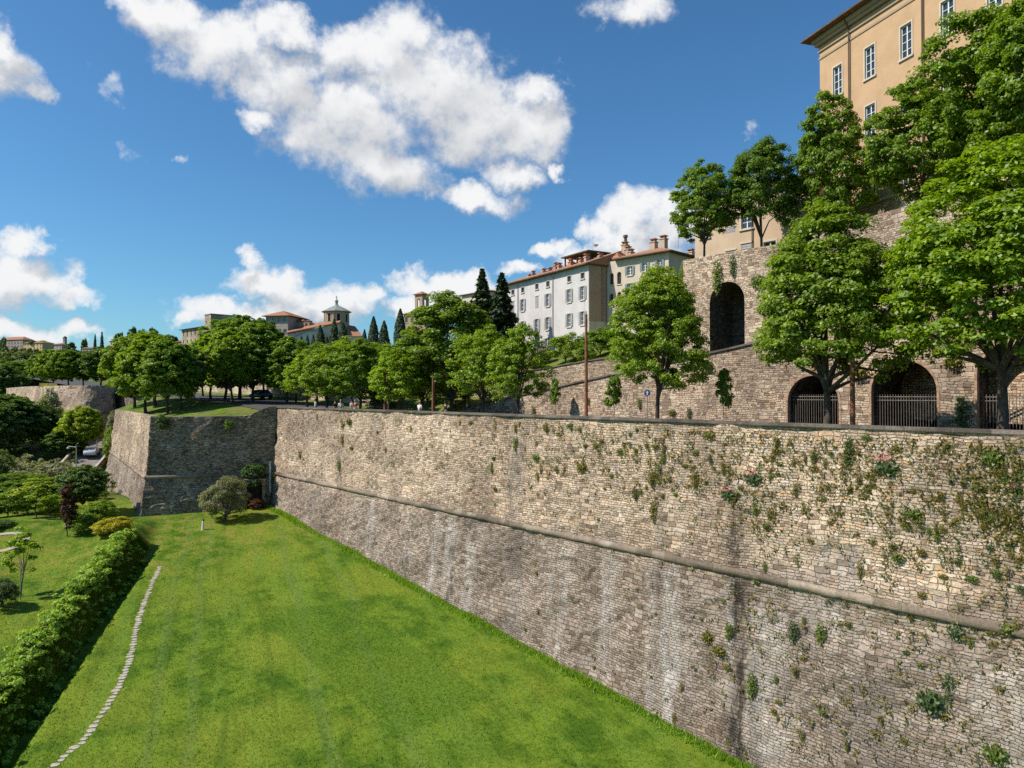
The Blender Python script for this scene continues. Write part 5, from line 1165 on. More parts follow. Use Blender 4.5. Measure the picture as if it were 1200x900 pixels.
# garden and valley at left
VG = 'trees in the valley garden'
for i, (key, px, d, top, w, c, nm, lab) in enumerate([
 ('light', 27, 47.5, 617, 44, BRIGHT, 'young_tree', 'small open crowned young tree with a stake on the garden lawn'),
 ('round0', 99, 71, 545, 56, DARK, 'dark_tree', 'dark dense tree left of the sunlit bastion face'),
 ('bush1', 112, 64, 588, 44, FRESH, 'leafy_bush', 'bright leafy bush beside the copper tree'),
 ('bush0', 100, 62, 600, 34, MID, 'leafy_bush', 'lower green bush right of the copper tree'),
 ('bush2', 137, 61, 606, 46, (.42,.42,.025), 'yellow_bush', 'bright yellow bush at the far end of the vine hedge'),
 ('bush1', 6, 45.5, 678, 40, (.085,.14,.045), 'flowering_bush', 'dark bush with pale flowers at the left edge of the garden'),
 ('bush0', -6, 62, 610, 50, DARK, 'dark_bush', 'dark bush at left edge above the curved path'),
 ('light', 44, 66, 560, 46, (.28,.38,.03), 'weeping_tree', 'yellow green weeping tree with an orange stem'),
 ('round1', 63, 72, 560, 44, FRESH, 'leafy_tree', 'light green tree behind the copper tree'),
 ('round2', 18, 74, 564, 50, MID, 'leafy_tree', 'mid green tree at left behind the weeping tree'),
 ('bush2', 60, 76, 566, 56, MID, 'leafy_bush', 'green bush below the garden lane wall'),
 ('bush0', 28, 88, 553, 70, MID, 'leafy_bush', 'rounded bush under the silvery hedge at left'),
 ('bush1', -8, 84, 556, 60, DARK, 'leafy_bush', 'dark bush at left edge under the silvery hedge'),
 ('bush2', 50, 93, 556, 34, (.10,.19,.04), 'leafy_bush', 'bush right of the silvery hedge beside the lane'),
 ('bush1', 104, 92, 566, 36, MID, 'leafy_bush', 'green bush in front of the lane wall near the bastion'),
 ('bush0', 10, 68, 574, 52, FRESH, 'leafy_bush', 'fresh green bush behind the curved garden path at left'),
 ('bush1', 34, 70, 570, 46, MID, 'leafy_bush', 'mid green bush behind the weeping tree stem'),
 ('bush2', 60, 68.5, 580, 40, BRIGHT, 'leafy_bush', 'lime green bush left of the copper tree'),
 ('bush0', 122, 67, 584, 34, FRESH, 'leafy_bush', 'fresh bush between the copper tree and the bastion foot'),
 ('bush2', -12, 66, 590, 40, MID, 'leafy_bush', 'green bush cut by the left edge behind the path'),
 ('bush1', 112, 78, 572, 36, MID, 'leafy_bush', 'round green bush at the foot of the sunlit bastion face'),
 ('bush1', 88, 88, 560, 40, FRESH, 'leafy_bush', 'bright bush on the bank beside the lane bottom'),
 ('bush0', -4, 98, 528, 40, (.12,.20,.05), 'leafy_bush', 'grey green bush at the left end of the silvery hedge'),
 ('round3', 12, 120, 463, 88, (.11,.205,.04), 'dark_tree', 'large dark tree at left edge below the hill'),
 ('round0', 48, 124, 476, 52, DEEP, 'dark_tree', 'dark tree right of the large one at left edge'),
 ('round1', -16, 112, 474, 66, DEEP, 'dark_tree', 'deep green tree cut by the left edge'),
 ('round2', 18, 128, 462, 46, DARK, 'dark_tree', 'dark tree under the left end of the round bastion'),
 ('round2', 96, 120, 476, 48, YEL, 'yellow_tree', 'brilliant yellow green tree in front of the round bastion'),
 ('round3', 74, 118, 503, 42, (.10,.20,.025), 'round_tree', 'dark green round tree below the brilliant yellow one'),
 ('bush0', 68, 126, 478, 36, (.19,.27,.025), 'leafy_bush', 'lime green bush left of the brilliant yellow tree'),
 ('bush1', 58, 128, 455, 26, SIL, 'silvery_tree', 'pale silvery tree against the round bastion wall'),
 ('bush2', 50, 125, 468, 30, (.19,.27,.07), 'leafy_bush', 'pale green bush below the silvery tree'),
 ('bush1', 132, 128, 482, 16, SIL, 'silvery_bush', 'small grey bush between bastion wall and yellow tree'),
 ('bush2', 131, 116, 500, 18, FRESH, 'leafy_bush', 'fresh green bush at the end of the lane'),
 ('round0', 5, 210, 428, 50, DARK, 'dark_tree', 'dark tree below the ridge at left edge'),
 ('round1', 20, 260, 424, 36, MID, 'leafy_tree', 'mid green tree on the lower hill slope'),
 ('round3', 40, 240, 432, 30, MID, 'leafy_tree', 'green tree behind the round bastion on the slope')]):
    T(key, px, ('d', d), top, w, c, nm, lab, 'bush' if 'bush' in nm else 'tree', VG)
proto('copper', 84, H=5, W=1.9, z0=.10, n=60, k=90, leaf=(.17, .12), pr=(.11, .2), flat=.9, r0=.06, low=.4, shape=-.5)
T('copper', 80, ('d', 61), 568, 19, COP, 'copper_tree', 'narrow dark copper leaved tree on the garden lawn edge', group=VG)
sp = []
for i in range(46):
    px = r_.uniform(-8, 78); d = r_.uniform(96, 108); x, y = gp(px, d); sp.append((x, y, float(G(x, y))+1.7, r_.uniform(.9, 1.6), 6))
o = clumps('silvery_hedge', sp, SIL, (.5, .12), 26, 9); del o['kind']; tag(o, 'silvery grey reed like hedge band across the valley at left', 'hedge')
sp = []
for i in range(120):
    px = r_.uniform(-60, 130); d = r_.uniform(76, 215); x, y = gp(px, d)
    if abs(px-np.interp(d, [96, 101, 108, 115, 121, 128, 137], [52, 68, 85, 100, 110, 118, 126])) < 15 and d > 94: continue
    if px > 118 and d < 125: continue
    sp.append((x, y, float(G(x, y)), r_.uniform(.9, 2.1), 7))
clumps('valley_scrub', sp, (.085,.155,.03), (.34, .24), 30, 10)
# bushes at the flank
xo, yo = gp(263, 69.5); tree('olive', xo, yo, float(G(xo, yo))-.1, 4.3, 4.6, (.23, .255, .155), 'olive_tree', 'grey green olive tree in front of the shaded bastion flank', 'tree')
fx_ = FF.pt(FF.fx(297.5), -.9); tree('bush0', fx_[0], fx_[1], 8.0, 3.2, 3.4, (.06,.14,.03), 'fig_bush', 'dark leafy fig bush growing from the flank above the doorway', 'bush')
fx_ = FF.pt(FF.fx(300), -1.9); tree('bush1', fx_[0], fx_[1], float(G(*fx_))-.2, 1.2, 1.8, (.12,.055,.025), 'reddish_bush', 'low reddish bush in front of the dark doorway', 'bush')
fx_ = FF.pt(FF.fx(190), -.2); tree('bush2', fx_[0], fx_[1], 14.3, 1.7, 1.5, DARK, 'wall_shrub', 'dark shrub hanging below the bastion rim near the corner', 'bush')
fx_ = FF.pt(FF.fx(269), -.25); tree('bush0', fx_[0], fx_[1], 14.3, 1.1, 1.1, MID, 'wall_shrub', 'green shrub on the middle of the flank below its rim', 'bush')
# ------------------------------------------------------------------ vine hedge on the bank, grass
def hedge_mesh():
    r = np.random.default_rng(12); P = []; rad = []
    y = 27.0
    while y < 61:
        x = float(bank_x(y))-2.3+r.normal()*.14; z = float(G(x, y)); h = .45+.7*vnoise(y*.8, 1.0, 31)
        for q in range(7):
            P.append((x+r.normal()*.34, y+r.normal()*.2, z+h*r.uniform(.15, 1.1))); rad.append(r.uniform(.12, .34))
        for q in range(3):   # growth hanging down the bank
            s = r.uniform(.3, 1.7); xx = x+s; P.append((xx, y+r.normal()*.25, float(G(xx, y))+r.uniform(.05, .5))); rad.append(r.uniform(.12, .28))
        y += .36
    P = np.array(P); C, N = pads(P, np.array(rad), 60, r, .7, .5); return leaf_quads(C, N, .14, .10, r)
V, Fq = hedge_mesh(); hd = thing('vine_hedge', 'long leafy vine hedge on the grassy bank left of the lawn', 'hedge', (0, 0, 0)); o = np_mesh('foliage', V, Fq, M['leaf'], hd); o.color = (.30, .47, .06, 1)
mb = MB()
for y in np.arange(28, 60.5, .9): x = float(bank_x(y))-2.3; mb.tube([(x, y, float(G(x, y))-.1), (x+.03, y+.03, float(G(x, y))+.7)], [.035, .02], 5)
mb.build('stems', M['bark'], hd)
def blades(name, X, Y, Z, h, wd, r, mat='blades'):
    n = len(X); a = r.uniform(0, 6.283, n); l = r.normal(size=(n, 2))*.45
    h = h*r.uniform(.5, 1.4, n); P = np.stack([X, Y, Z], 1); d = np.stack([np.cos(a), np.sin(a), 0*a], 1)*(wd*r.uniform(.6, 1.4, n))[:, None]/2
    V = np.stack([P-d, P+d, P+np.stack([l[:, 0]*h, l[:, 1]*h, h], 1)], 1).reshape(-1, 3)
    return kind(np_mesh(name, V, np.arange(3*n).reshape(n, 3), M[mat]), 'stuff')
rg = np.random.default_rng(3)
n = 260000; y = 24+(76-24)*rg.random(n)**1.0; x = rg.uniform(-42, 16, n)
w = x*ND[0]+y*ND[1]; zz = G(x, y); ok = (w < 30-.54-.16*(9.8-zz)-.05) & (x > -58-0*y)
s_ = (bank_x(y)-x); ok &= ~((y > 71) & (s_ > 0)); ok &= rg.random(n) < np.clip(1.35-y/75, .25, 1)
blades('grass', x[ok], y[ok], zz[ok]-.01, .075, .04, rg)
uu = rg.uniform(-5, 74, 26000); xs = []; 
ww = np.full_like(uu, 28.2)
for _ in range(4): xy = DD[None]*uu[:, None]+ND[None]*ww[:, None]; zz = G(xy[:, 0], xy[:, 1]); ww = 30-.54-.16*(9.8-zz)
ww = ww-np.abs(rg.normal(size=len(uu)))*.28; xy = DD[None]*uu[:, None]+ND[None]*ww[:, None]
o = blades('wall_foot_grass', xy[:, 0], xy[:, 1], G(xy[:, 0], xy[:, 1])-.02, .20*(.4+1.2*vnoise(uu*.4, uu*0, 3)), .06, rg, 'leaf'); o.color = (.20, .36, .025, 1)
yb = rg.uniform(25, 62, 30000); xb = bank_x(yb)-rg.uniform(.9, 2.7, 30000); blades('bank_grass', xb, yb, G(xb, yb)-.02, .3, .06, rg)
# ------------------------------------------------------------------ plants growing from the great wall
def wall_pt(px, py):
    d = ray(px, py); z = 13.0
    for _ in range(8):
        w = 30-off(min(z, 16.6)); t = w/(d[0]*ND[0]+d[1]*ND[1]); z = 18+d[2]*t
    return CAMP+d*t
def weed_proto(seed, n, shape, leaf, mat='leaf'):
    r = np.random.default_rng(seed); d = unit(n, r); d[:, 0] *= shape[0]; d[:, 2] *= shape[1]; d[:, 1] = -np.abs(d[:, 1])*shape[2]-.04
    d = d*(r.random(n)**.5)[:, None]; N = nrm(np.array([0, -.6, .7])+unit(n, r)*.8); V, Fq = leaf_quads(d, N, *leaf, r); return np_mesh('leaves', V, Fq, M[mat], link=False)
WP = [weed_proto(1, 150, (.45, .62, .4), (.24, .07)), weed_proto(2, 170, (.36, .9, .38), (.24, .08)), weed_proto(3, 150, (.62, .42, .4), (.24, .12))]
FL = weed_proto(4, 34, (.38, .26, .3), (.13, .10), 'flower')
OL, GRN, DKG = (.20, .19, .035), (.14, .215, .035), (.085, .145, .05)
def weed(px, py, size, col, k, name, label, grp, cat='wall plant', flower=False):
    p = wall_pt(px, py); o = bpy.data.objects.new(name, WP[k]); COL.objects.link(o); o.location = p; o.rotation_euler = (0, 0, ANG)
    o.scale = (size*rng.uniform(.8, 1.2), size, size*rng.uniform(.8, 1.2)); o.color = (*col, 1); tag(o, label, cat, grp)
    if flower:
        f = bpy.data.objects.new('flowers', FL); COL.objects.link(f); f.parent = o; f.location = (-.2, -.1, .45)
    return o
BIGW = [(885, 562, .95, DKG, 2, 1, 'dark leafy shrub with pink flowers below the smallest arch'), (855, 580, .8, DKG, 2, 1, 'dark shrub with pink flowers left of its twin in the upper wall'), (995, 533, .8, DKG, 1, 0, 'dark green plant trailing below the rusty lamp post'),
 (1043, 548, 1.15, DKG, 2, 1, 'largest dark wall shrub with pink flowers under the middle arch'), (1192, 578, .75, DKG, 1, 1, 'dark shrub with pink flowers at right edge of the upper wall'), (1165, 536, .95, GRN, 2, 0, 'olive tuft below the rightmost arch'),
 (1053, 525, .75, OL, 2, 0, 'olive tuft just under the coping below the middle arch'), (1122, 741, .8, DKG, 2, 0, 'green plant right below the stone moulding at right'), (1092, 822, 1.3, DKG, 2, 0, 'wide dark plant low on the right part of the wall'),
 (1113, 808, .9, DKG, 1, 0, 'dark plant beside the wide one low on the wall'), (1168, 884, .9, GRN, 2, 0, 'fresh green plant at the bottom right corner of the wall'), (882, 803, 1.0, GRN, 1, 0, 'tall olive plant beside the dark wet streak low on the wall'), (855, 740, .9, GRN, 1, 0, 'upper olive plant beside the dark wet streak'),
 (830, 747, .8, OL, 2, 0, 'olive plant left of the dark wet streak'), (843, 762, .8, OL, 2, 0, 'dry plant at the head of the dark wet streak'), (930, 740, .8, DKG, 1, 0, 'straggly dark plant right of the wet streak'), (963, 743, .8, GRN, 1, 0, 'slim green plant below the moulding in the right half'),
 (683, 548, .95, OL, 2, 0, 'big olive tuft in the middle of the upper wall'), (767, 600, .9, OL, 1, 0, 'olive plant low on the upper wall under the lone maple'), (764, 560, .85, OL, 1, 0, 'olive tuft in a row under the lone maple'), (815, 561, .85, OL, 1, 0, 'olive tuft left of the pink flowered shrubs'),
 (833, 510, .8, OL, 2, 0, 'olive tuft near the coping right of the lone maple'), (745, 578, .7, DKG, 1, 1, 'small pinkish plant under the lone maple'), (630, 536, .8, GRN, 2, 0, 'green tuft above the grey streak in the middle'), (605, 520, .8, GRN, 1, 0, 'dark tuft at the top of the grey streak'), (1071, 602, .7, GRN, 2, 0, 'green plant in the bare middle part of the right upper wall'),
 (1052, 653, .7, GRN, 2, 0, 'green plant just above the moulding at right'), (1017, 660, .01, GRN, 2, 0, ''), (402, 497, .9, GRN, 1, 0, 'green plant near the coping toward the far wall end'), (410, 494, 1.0, OL, 2, 0, 'olive plant near the coping toward the far wall end'), (398, 545, .9, GRN, 1, 0, 'bright green plant low on the far upper wall'), (402, 515, .9, OL, 1, 0, 'olive streak of plants halfway up the far upper wall'), (352, 532, .9, OL, 1, 0, 'olive plant near the far inner corner'),
 (838, 667, .6, GRN, 2, 0, 'green tuft hanging from the moulding left of the wet streak'), (822, 662, .5, GRN, 2, 0, 'small green tuft on the moulding left of the wet streak'), (748, 647, .5, GRN, 2, 0, 'green tuft on the moulding below the lone maple'), (1140, 678, .5, GRN, 2, 0, 'green tuft on top of the moulding near the right edge'), (1180, 737, .6, GRN, 2, 0, 'green tuft under the moulding near the right edge'), (322, 560, 1.3, OL, 1, 0, 'plant growing in the inner corner beside the flank')]
for px, py, s, c, k, f, lab in BIGW:
    if lab: weed(px, py, s*.74, c, k, 'wall_shrub', lab, 'large plants on the great wall', 'wall plant', bool(f))
rw = np.random.default_rng(17); cnt = 0; tiny = []
def wall_density(px, py):
    top = 477+(px-325)*.0354; cor = 551+(px-318)*.2086; t = (py-top)/(cor-top)
    if t < .05 or py > 890: return 0
    if t < 1: return (.95 if .06 < t < .58 else .28 if t < .75 else .08)*(1 if 560 < px else .38)*(.5+.75*vnoise(px*.018, py*.03, 41))
    return .10*(1.6 if px > 820 else .6)
while cnt < 285:
    px = 330+870*rw.random()**.9; py = rw.uniform(480, 890)
    if rw.random() > wall_density(px, py): continue
    if py > 592+(px-312)*.5466-6: continue
    s = rw.uniform(.28, .62)*(1.0+.35*(px < 600)); c = OL if rw.random() < .62 else (GRN if rw.random() < .6 else DKG)
    weed(px, py, s*.62, c, int(rw.integers(3)), 'weed_tuft', 'small weed tuft growing from a joint of the great sunlit rampart', 'small weed tufts on the great wall'); cnt += 1
Cs, Ns = [], []
for i in range(7500):
    px = 326+874*rw.random()**.7; py = rw.uniform(478, 890)
    if rw.random() > wall_density(px, py) or py > 592+(px-312)*.5466: continue
    p = wall_pt(px, py); m = rw.integers(4, 11); C = p[None]+rw.normal(size=(m, 3))*np.array([.08, .08, .10])-np.append(ND*.06, 0)[None]; Cs.append(C); Ns.append(nrm(np.array([-.45, -.4, .7])+unit(m, rw)*.8))
V, Fq = leaf_quads(np.concatenate(Cs), np.concatenate(Ns), .15, .07, rw); o = np_mesh('wall_moss', V, Fq, M['leaf']); o.color = (.17, .165, .035, 1); kind(o, 'stuff')
# plants on the walls above the road
def on_frame(fr, px, py, y=0): return (*fr.pt(fr.fx(px), y), fr.z(px, py))
for px, py, s, c, k, lab in ((750, 473, .5, GRN, 1, 'green plant on the wall left of the blue sign'), (808, 484, .5, DKG, 1, 'dark tuft at the wall foot right of the lone maple'), (788, 483, .55, OL, 2, 'olive tuft beside the lone maple trunk'), (830, 428, .8, DKG, 2, 'dark bush hanging from the arcade wall near its ramp top'),
 (1006, 436, 1.0, OL, 2, 'dry tuft left above the middle arch'), (1128, 484, 1.0, DEEP, 1, 'dark bush at the foot of the pier between two arches'), (1118, 425, .8, OL, 2, 'dry tuft right above the middle arch'), (690, 470, .4, OL, 1, 'tuft by the rusty post'), (800, 450, .5, OL, 2, 'dry tuft in the wall right of the maple trunk'), (626, 482, .6, DKG, 1, 'dark tuft at the wall foot below the ramp')):
    o = bpy.data.objects.new('wall_plant', WP[k]); COL.objects.link(o); o.location = on_frame(W1, px, py, -.05); o.rotation_euler = (0, 0, ANG); o.scale = (s,)*3; o.color = (*c, 1); tag(o, lab, 'wall plant', 'plants on the arcade wall')
for px, py, s, c, k, lab in ((842, 325, 1.2, GRN, 1, 'ivy hanging above the big dark arch'), (860, 312, .8, DKG, 1, 'ivy tuft right above the big dark arch'), (810, 352, .5, OL, 2, 'dry tuft on the tall wall left of the big arch'), (890, 330, 1.0, GRN, 2, 'green ivy right of the big dark arch')):
    o = bpy.data.objects.new('wall_plant', WP[k]); COL.objects.link(o); o.location = on_frame(W3, px, py, -.05); o.rotation_euler = (0, 0, ANG); o.scale = (s, s, s*1.4); o.color = (*c, 1); tag(o, lab, 'wall plant', 'plants on the tall wall')
# ------------------------------------------------------------------ small things
LG = 'rusty lamp posts along the rampart road'
for px, ht, lab in ((999, 7.2, 'rusty lamp post right of the forked maple by the small arch'), (687, 7.3, 'tall rusty lamp post standing free below the white house'), (507.5, 3.6, 'rusty lamp post half hidden left of the thick forked trunk'), (451, 4.2, 'rusty lamp post by the yellow green maple')):
    x, y = on_w(px, 33.0); t = thing('lamp_post', lab, 'lamp post', (x, y, 15.65), ANG, LG)
    mb = MB(); mb.box(-.21, .21, -.21, .21, 0, .05); mb.build('base_plate', M['corten'], t)
    mb = MB(); mb.tube([(0, 0, .04), (0, 0, ht*.6), (0, 0, ht)], [.12, .10, .075], 12); mb.build('pole', M['corten'], t)
    mb = MB(); mb.tube([(0, 0, ht-.02), (0, 0, ht+.10)], [.095, .09], 12); h = mb.build('lamp_head', M['corten'], t)
    mb = MB(); mb.box(-.03, .03, .08, .10, ht-.75, ht-.1); mb.build('lens', M['lamp_lens'], h)
x, y = on_w(617, 46); t = thing('ramp_post', 'short rusty post on the ramp behind the slim maple', 'post', (x, y, float(W1TOP(to_uw(x, y)[0]))-1), ANG)
mb = MB(); mb.tube([(0, 0, 0), (0, 0, 2.3)], [.11, .09], 10); mb.build('pole', M['corten'], t); mb = MB(); mb.box(-.14, .14, -.14, .14, 2.28, 2.36); mb.build('cap', M['corten'], t)
# blue round sign with a white arrow
x, y = on_w(758.5, 38); t = thing('road_sign', 'round blue road sign with white arrow on a grey post', 'road sign', (x, y, 15.66), math.atan2(-x, y))
zs = float(zat(460.5, y))-15.66
mb = MB(); mb.tube([(0, .03, 0), (0, .03, zs+.24)], [.032, .032], 8); mb.build('post', M['galv'], t)
mb = MB(); n = 28; mb.add([(.21*math.cos(2*math.pi*i/n), yy, zs+.21*math.sin(2*math.pi*i/n)) for yy in (-.035, -.015) for i in range(n)], [tuple(range(n)), tuple(reversed(range(n, 2*n)))]+[(i, n+i, n+(i+1) % n, (i+1) % n) for i in range(n)]); s = mb.build('disc', M['signblue'], t)
mb = MB(); a = [(-.035, -.14), (.035, -.14), (.035, .02), (.10, .02), (0, .15), (-.10, .02), (-.035, .02)]
mb.add([(p, -.039, zs+q) for p, q in a], [tuple(range(7))]); mb.build('arrow', M['whitep'], s)
# stepping stones of the narrow path
pp = [(64, 898), (94.5, 870), (112, 848), (128.5, 824.5), (141, 802), (151, 779), (157, 752), (162.5, 726), (171, 700), (180, 680), (188, 664)]
def lawn_pt(px, py):
    d = ray(px, py); t = 40.0
    for _ in range(12): P = CAMP+d*t; t += (18+d[2]*t-lawn_z(P[1]))/(.108*d[1]-d[2]) if True else 0
    return CAMP+d*t
W_ = np.array([lawn_pt(a, b) for a, b in pp]); e = np.linspace(-.12, 1, 400)
tt = np.linspace(0, 1, len(pp)); 
px_ = np.interp(e, tt, W_[:, 0]); py_ = np.interp(e, tt, W_[:, 1]); px_ = np.where(e < 0, W_[0, 0]+(W_[1, 0]-W_[0, 0])*e*10, px_); py_ = np.where(e < 0, W_[0, 1]+(W_[1, 1]-W_[0, 1])*e*10, py_)
L = np.concatenate([[0], np.cumsum(np.hypot(np.diff(px_), np.diff(py_)))]); r = np.random.default_rng(4); s = 0
pos = []
while s < L[-1]:
    pos.append((float(np.interp(s, L, px_)), float(np.interp(s, L, py_)))); s += r.uniform(.29, .39)
for i, (x, y) in enumerate(pos):
    n = 7; sz = r.uniform(.75, 1.2); a0 = r.uniform(0, 6); rot = math.atan2(-.25, 1)
    poly = []
    for k in range(n):
        a = 2*math.pi*k/n+a0+r.uniform(-.2, .2); rr = r.uniform(.8, 1.1); poly.append((.20*rr*sz*math.cos(a), .15*rr*sz*math.sin(a)))
    mb = MB(); mb.prism(poly, -.06, .015); o = mb.build('stepping_stone', M['flag']); o.location = (x+r.normal()*.03, y, float(G(x, y))+.015); o.rotation_euler = (R(6), 0, .28+r.normal()*.12)
    tag(o, 'pale flat stepping stone in the narrow path along the lawn edge', 'stepping stone', 'stepping stones of the lawn path')
# white marker on the lawn
p = lawn_pt(237.5, 621); t = thing('marker_post', 'short white post with dark top on the far lawn', 'post', tuple(p))
mb = MB(); mb.tube([(0, 0, -.1), (.05, 0, .85)], [.12, .10], 10); mb.build('post', M['whitep'], t); mb = MB(); mb.tube([(.05, 0, .84), (.056, 0, .98)], [.11, .09], 10); mb.build('cap', M['darkroof'], t)
# stake beside the young tree
x, y = gp(26.5, 46.8); t = thing('tree_stake', 'pale green metal stake beside the young tree on the garden lawn', 'stake', (x, y, float(G(x, y)))); mb = MB(); mb.tube([(0, 0, -.2), (0, 0, 2.6)], [.035, .035], 8); mb.build('pole', M['galv'], t); mb = MB(); mb.tube([(0, 0, 2.6), (0, 0, 2.68)], [.05, .045], 8); mb.build('cap', M['galv'], t)
# garden path ring
mb = MB(); n = 28; x, y = gp(0, 58.5)
for i in range(n):
    a, b = 2*math.pi*i/n, 2*math.pi*(i+1)/n
    q = lambda r, t: (x+r*math.cos(t), y+r*1.25*math.sin(t)); A, B, C_, D_ = q(1.5, a), q(1.5, b), q(1.95, b), q(1.95, a)
    mb.add([(*p, float(G(*p))+.05) for p in (A, B, C_, D_)], [(0, 1, 2, 3)][::1] and [(3, 2, 1, 0)])
kind(mb.build('garden_path', M['flag']), 'structure')
# lane below the bastion with its walls, lamps and a car
lane = [(52, 96), (68, 101), (85, 108), (100, 115), (110, 121), (118, 128), (126, 137)]
LC = np.array([gp(a, b) for a, b in lane]); e = np.linspace(0, 1, 40); tt = np.linspace(0, 1, len(lane)); lx = np.interp(e, tt, LC[:, 0]); ly = np.interp(e, tt, LC[:, 1])
dx = np.gradient(lx); dy = np.gradient(ly); ll = np.hypot(dx, dy); nx, ny = -dy/ll, dx/ll
zl = np.array([float(G(a, b)) for a, b in zip(lx, ly)])
mb = MB()
for i in range(39): mb.add([(lx[k]+nx[k]*s*2.3, ly[k]+ny[k]*s*2.3, zl[k]+.35) for k, s in ((i, -1), (i+1, -1), (i+1, 1), (i, 1))], [(0, 1, 2, 3)]); 
kind(mb.build('lane', M['lane']), 'structure')
for s, lab in ((-1, 'low stone wall on the bastion side of the valley lane'), (1, 'low stone wall on the valley side of the lane')):
    path = [(lx[k]+nx[k]*s*2.5, ly[k]+ny[k]*s*2.5, zl[k]) for k in range(0, 40)]; mb = MB(); cb = MB()
    for k in range(39):
        (x0, y0, z0), (x1, y1, z1) = path[k], path[k+1]; ox, oy = nx[k]*s*.35, ny[k]*s*.35
        V = [(x0,y0,z0-1),(x1,y1,z1-1),(x1+ox,y1+oy,z1-1),(x0+ox,y0+oy,z0-1)]; V += [(a, b, c+2.0) for a, b, c in V]
        mb.add(V, [(4,5,6,7),(0,1,5,4),(2,3,7,6)]); cb.add([(a, b, c+.02) for a, b, c in V[4:]]+[(a, b, c+.13) for a, b, c in V[4:]], [(4,5,6,7),(0,1,5,4),(2,3,7,6),(3,2,1,0)])
    t = thing('lane_wall', lab, 'wall', (0, 0, 0), 0, 'low walls of the valley lane'); mb.build('masonry', M['rubble'], t); cb.build('coping', M['flag'], t)
for px, d, py, lab in ((90, 110, 521, 'nearer grey lane lamp with a short arm'), (114, 125, 511, 'farther grey lane lamp near the bright paving')):
    x, y = gp(px, d); z = float(G(x, y)); h = float(zat(py, d))-z; t = thing('lane_lamp', lab, 'street lamp', (x, y, z), 0, 'lamps of the valley lane')
    mb = MB(); mb.tube([(0, 0, 0), (0, 0, h)], [.09, .06], 8); mb.build('pole', M['galv'], t); mb = MB(); mb.tube([(0, 0, h-.4), (-1.2, 0, h-.25)], [.04, .035], 6); mb.build('arm', M['galv'], t); mb = MB(); mb.lathe([(.04, h-.3), (.22, h-.42), (.25, h-.62), (0, h-.66)], 10, -1.2, 0); mb.build('lamp_head', M['galv'], t)
def car(name, label, loc, rz, body_mat, van=False):
    t = thing(name, label, 'van' if van else 'car', loc, rz); L, Wd = (4.6, 1.85) if van else (4.1, 1.7)
    if van: pr = [(-2.25,.35),(-2.28,.8),(-1.9,1.05),(-1.45,1.95),(-1.2,2.05),(2.15,2.05),(2.28,1.7),(2.28,.35)]
    else: pr = [(-2.05,.32),(-2.05,.68),(-1.95,.78),(-1.1,.92),(-.5,1.42),(.75,1.45),(1.55,1.0),(2.0,.92),(2.05,.35)]
    n = len(pr); mb = MB(); ys = [(-Wd/2, 0), (-Wd/2+.07, .0), (Wd/2-.07, 0), (Wd/2, 0)]; V = []
    for yy, _ in ys:
        inset = abs(yy) > Wd/2-.05
        for x, z in pr:
            k = (z-.9)*.12 if z > .95 else 0; V.append((x*(.985 if inset else 1), yy*(1-max(0, k)*1.1), z-(.03 if inset and z > .6 else 0)))
    Fc = [tuple(range(n)), tuple(reversed(range(3*n, 4*n)))]
    for j in range(3):
        for i in range(n): Fc.append((j*n+i, (j+1)*n+i, (j+1)*n+(i+1) % n, j*n+(i+1) % n))
    mb.add(V, Fc); mb.build('body', body_mat, t, True)
    hi = 1.85 if van else 1.34; lo = 1.1 if van else .93
    for s in (-1, 1):
        mb = MB(); y0 = s*(Wd/2*(.985-(lo-.9)*.0)); a = [(-.95, lo), (-.55, hi), (.65, hi), (1.2, lo)] if not van else [(-1.5, lo), (-1.25, hi), (1.9, hi), (1.9, lo)]
        mb.add([(x, s*(Wd/2*(1-max(0, (z-.9)*.12)*1.1)+.012), z) for x, z in a], [(0, 1, 2, 3)]); mb.build('side_window', M['glass'], t)
    mb = MB()
    if van: mb.add([(-1.88, -.75, 1.12), (-1.88, .75, 1.12), (-1.5, .7, 1.9), (-1.5, -.7, 1.9)], [(0, 1, 2, 3)])
    else: mb.add([(-1.1, -.72, .97), (-1.1, .72, .97), (-.56, .66, 1.4), (-.56, -.66, 1.4)], [(0, 1, 2, 3)])
    mb.build('windscreen', M['glass'], t)
    for x in (-1.3, 1.3):
        for s in (-1, 1):
            mb = MB(); mb.tube([(x, s*(Wd/2-.2), .32), (x, s*(Wd/2+.015), .32)], [.32, .32], 16); w = mb.build('wheel', M['tyre'], t); mb = MB(); mb.tube([(x, s*(Wd/2+.01), .32), (x, s*(Wd/2+.03), .32)], [.19, .17], 12); mb.build('rim', M['galv'], w)
    for s in (-1, 1):
        mb = MB(); mb.box(-2.07 if not van else -2.3, -2.0 if not van else -2.2, s*.62-.14, s*.62+.14, .62, .74); mb.build('headlight', M['whitep'], t)
    return t
k = 23; car('parked_car', 'small pale grey car on the valley lane near the farther lamp', (lx[k]+.4, ly[k], zl[k]+.36), math.atan2(dy[k], dx[k])+math.pi, paint('pale_grey_car_paint', (.45, .46, .47)))
x, y = on_w(306, 40); car('parked_car', 'dark blue car parked in the shade under the bastion trees', (x, y, float(ROADZ(to_uw(x, y)[0]))+.01), ANG+.1, paint('dark_blue_car_paint', (.02, .03, .06)))
x, y = gp(56.5, 141); t = thing('yellow_barrier', 'low yellow barrier panels between the trunks on the round bastion', 'barrier', (x, y, 19.2), .1)
for k in range(2):
    mb = MB(); mb.box(-1.6+1.65*k, -.05+1.65*k, -.03, .03, .25, .95); mb.build('panel', paint('yellow_barrier_paint', (.55, .42, .03)), t)
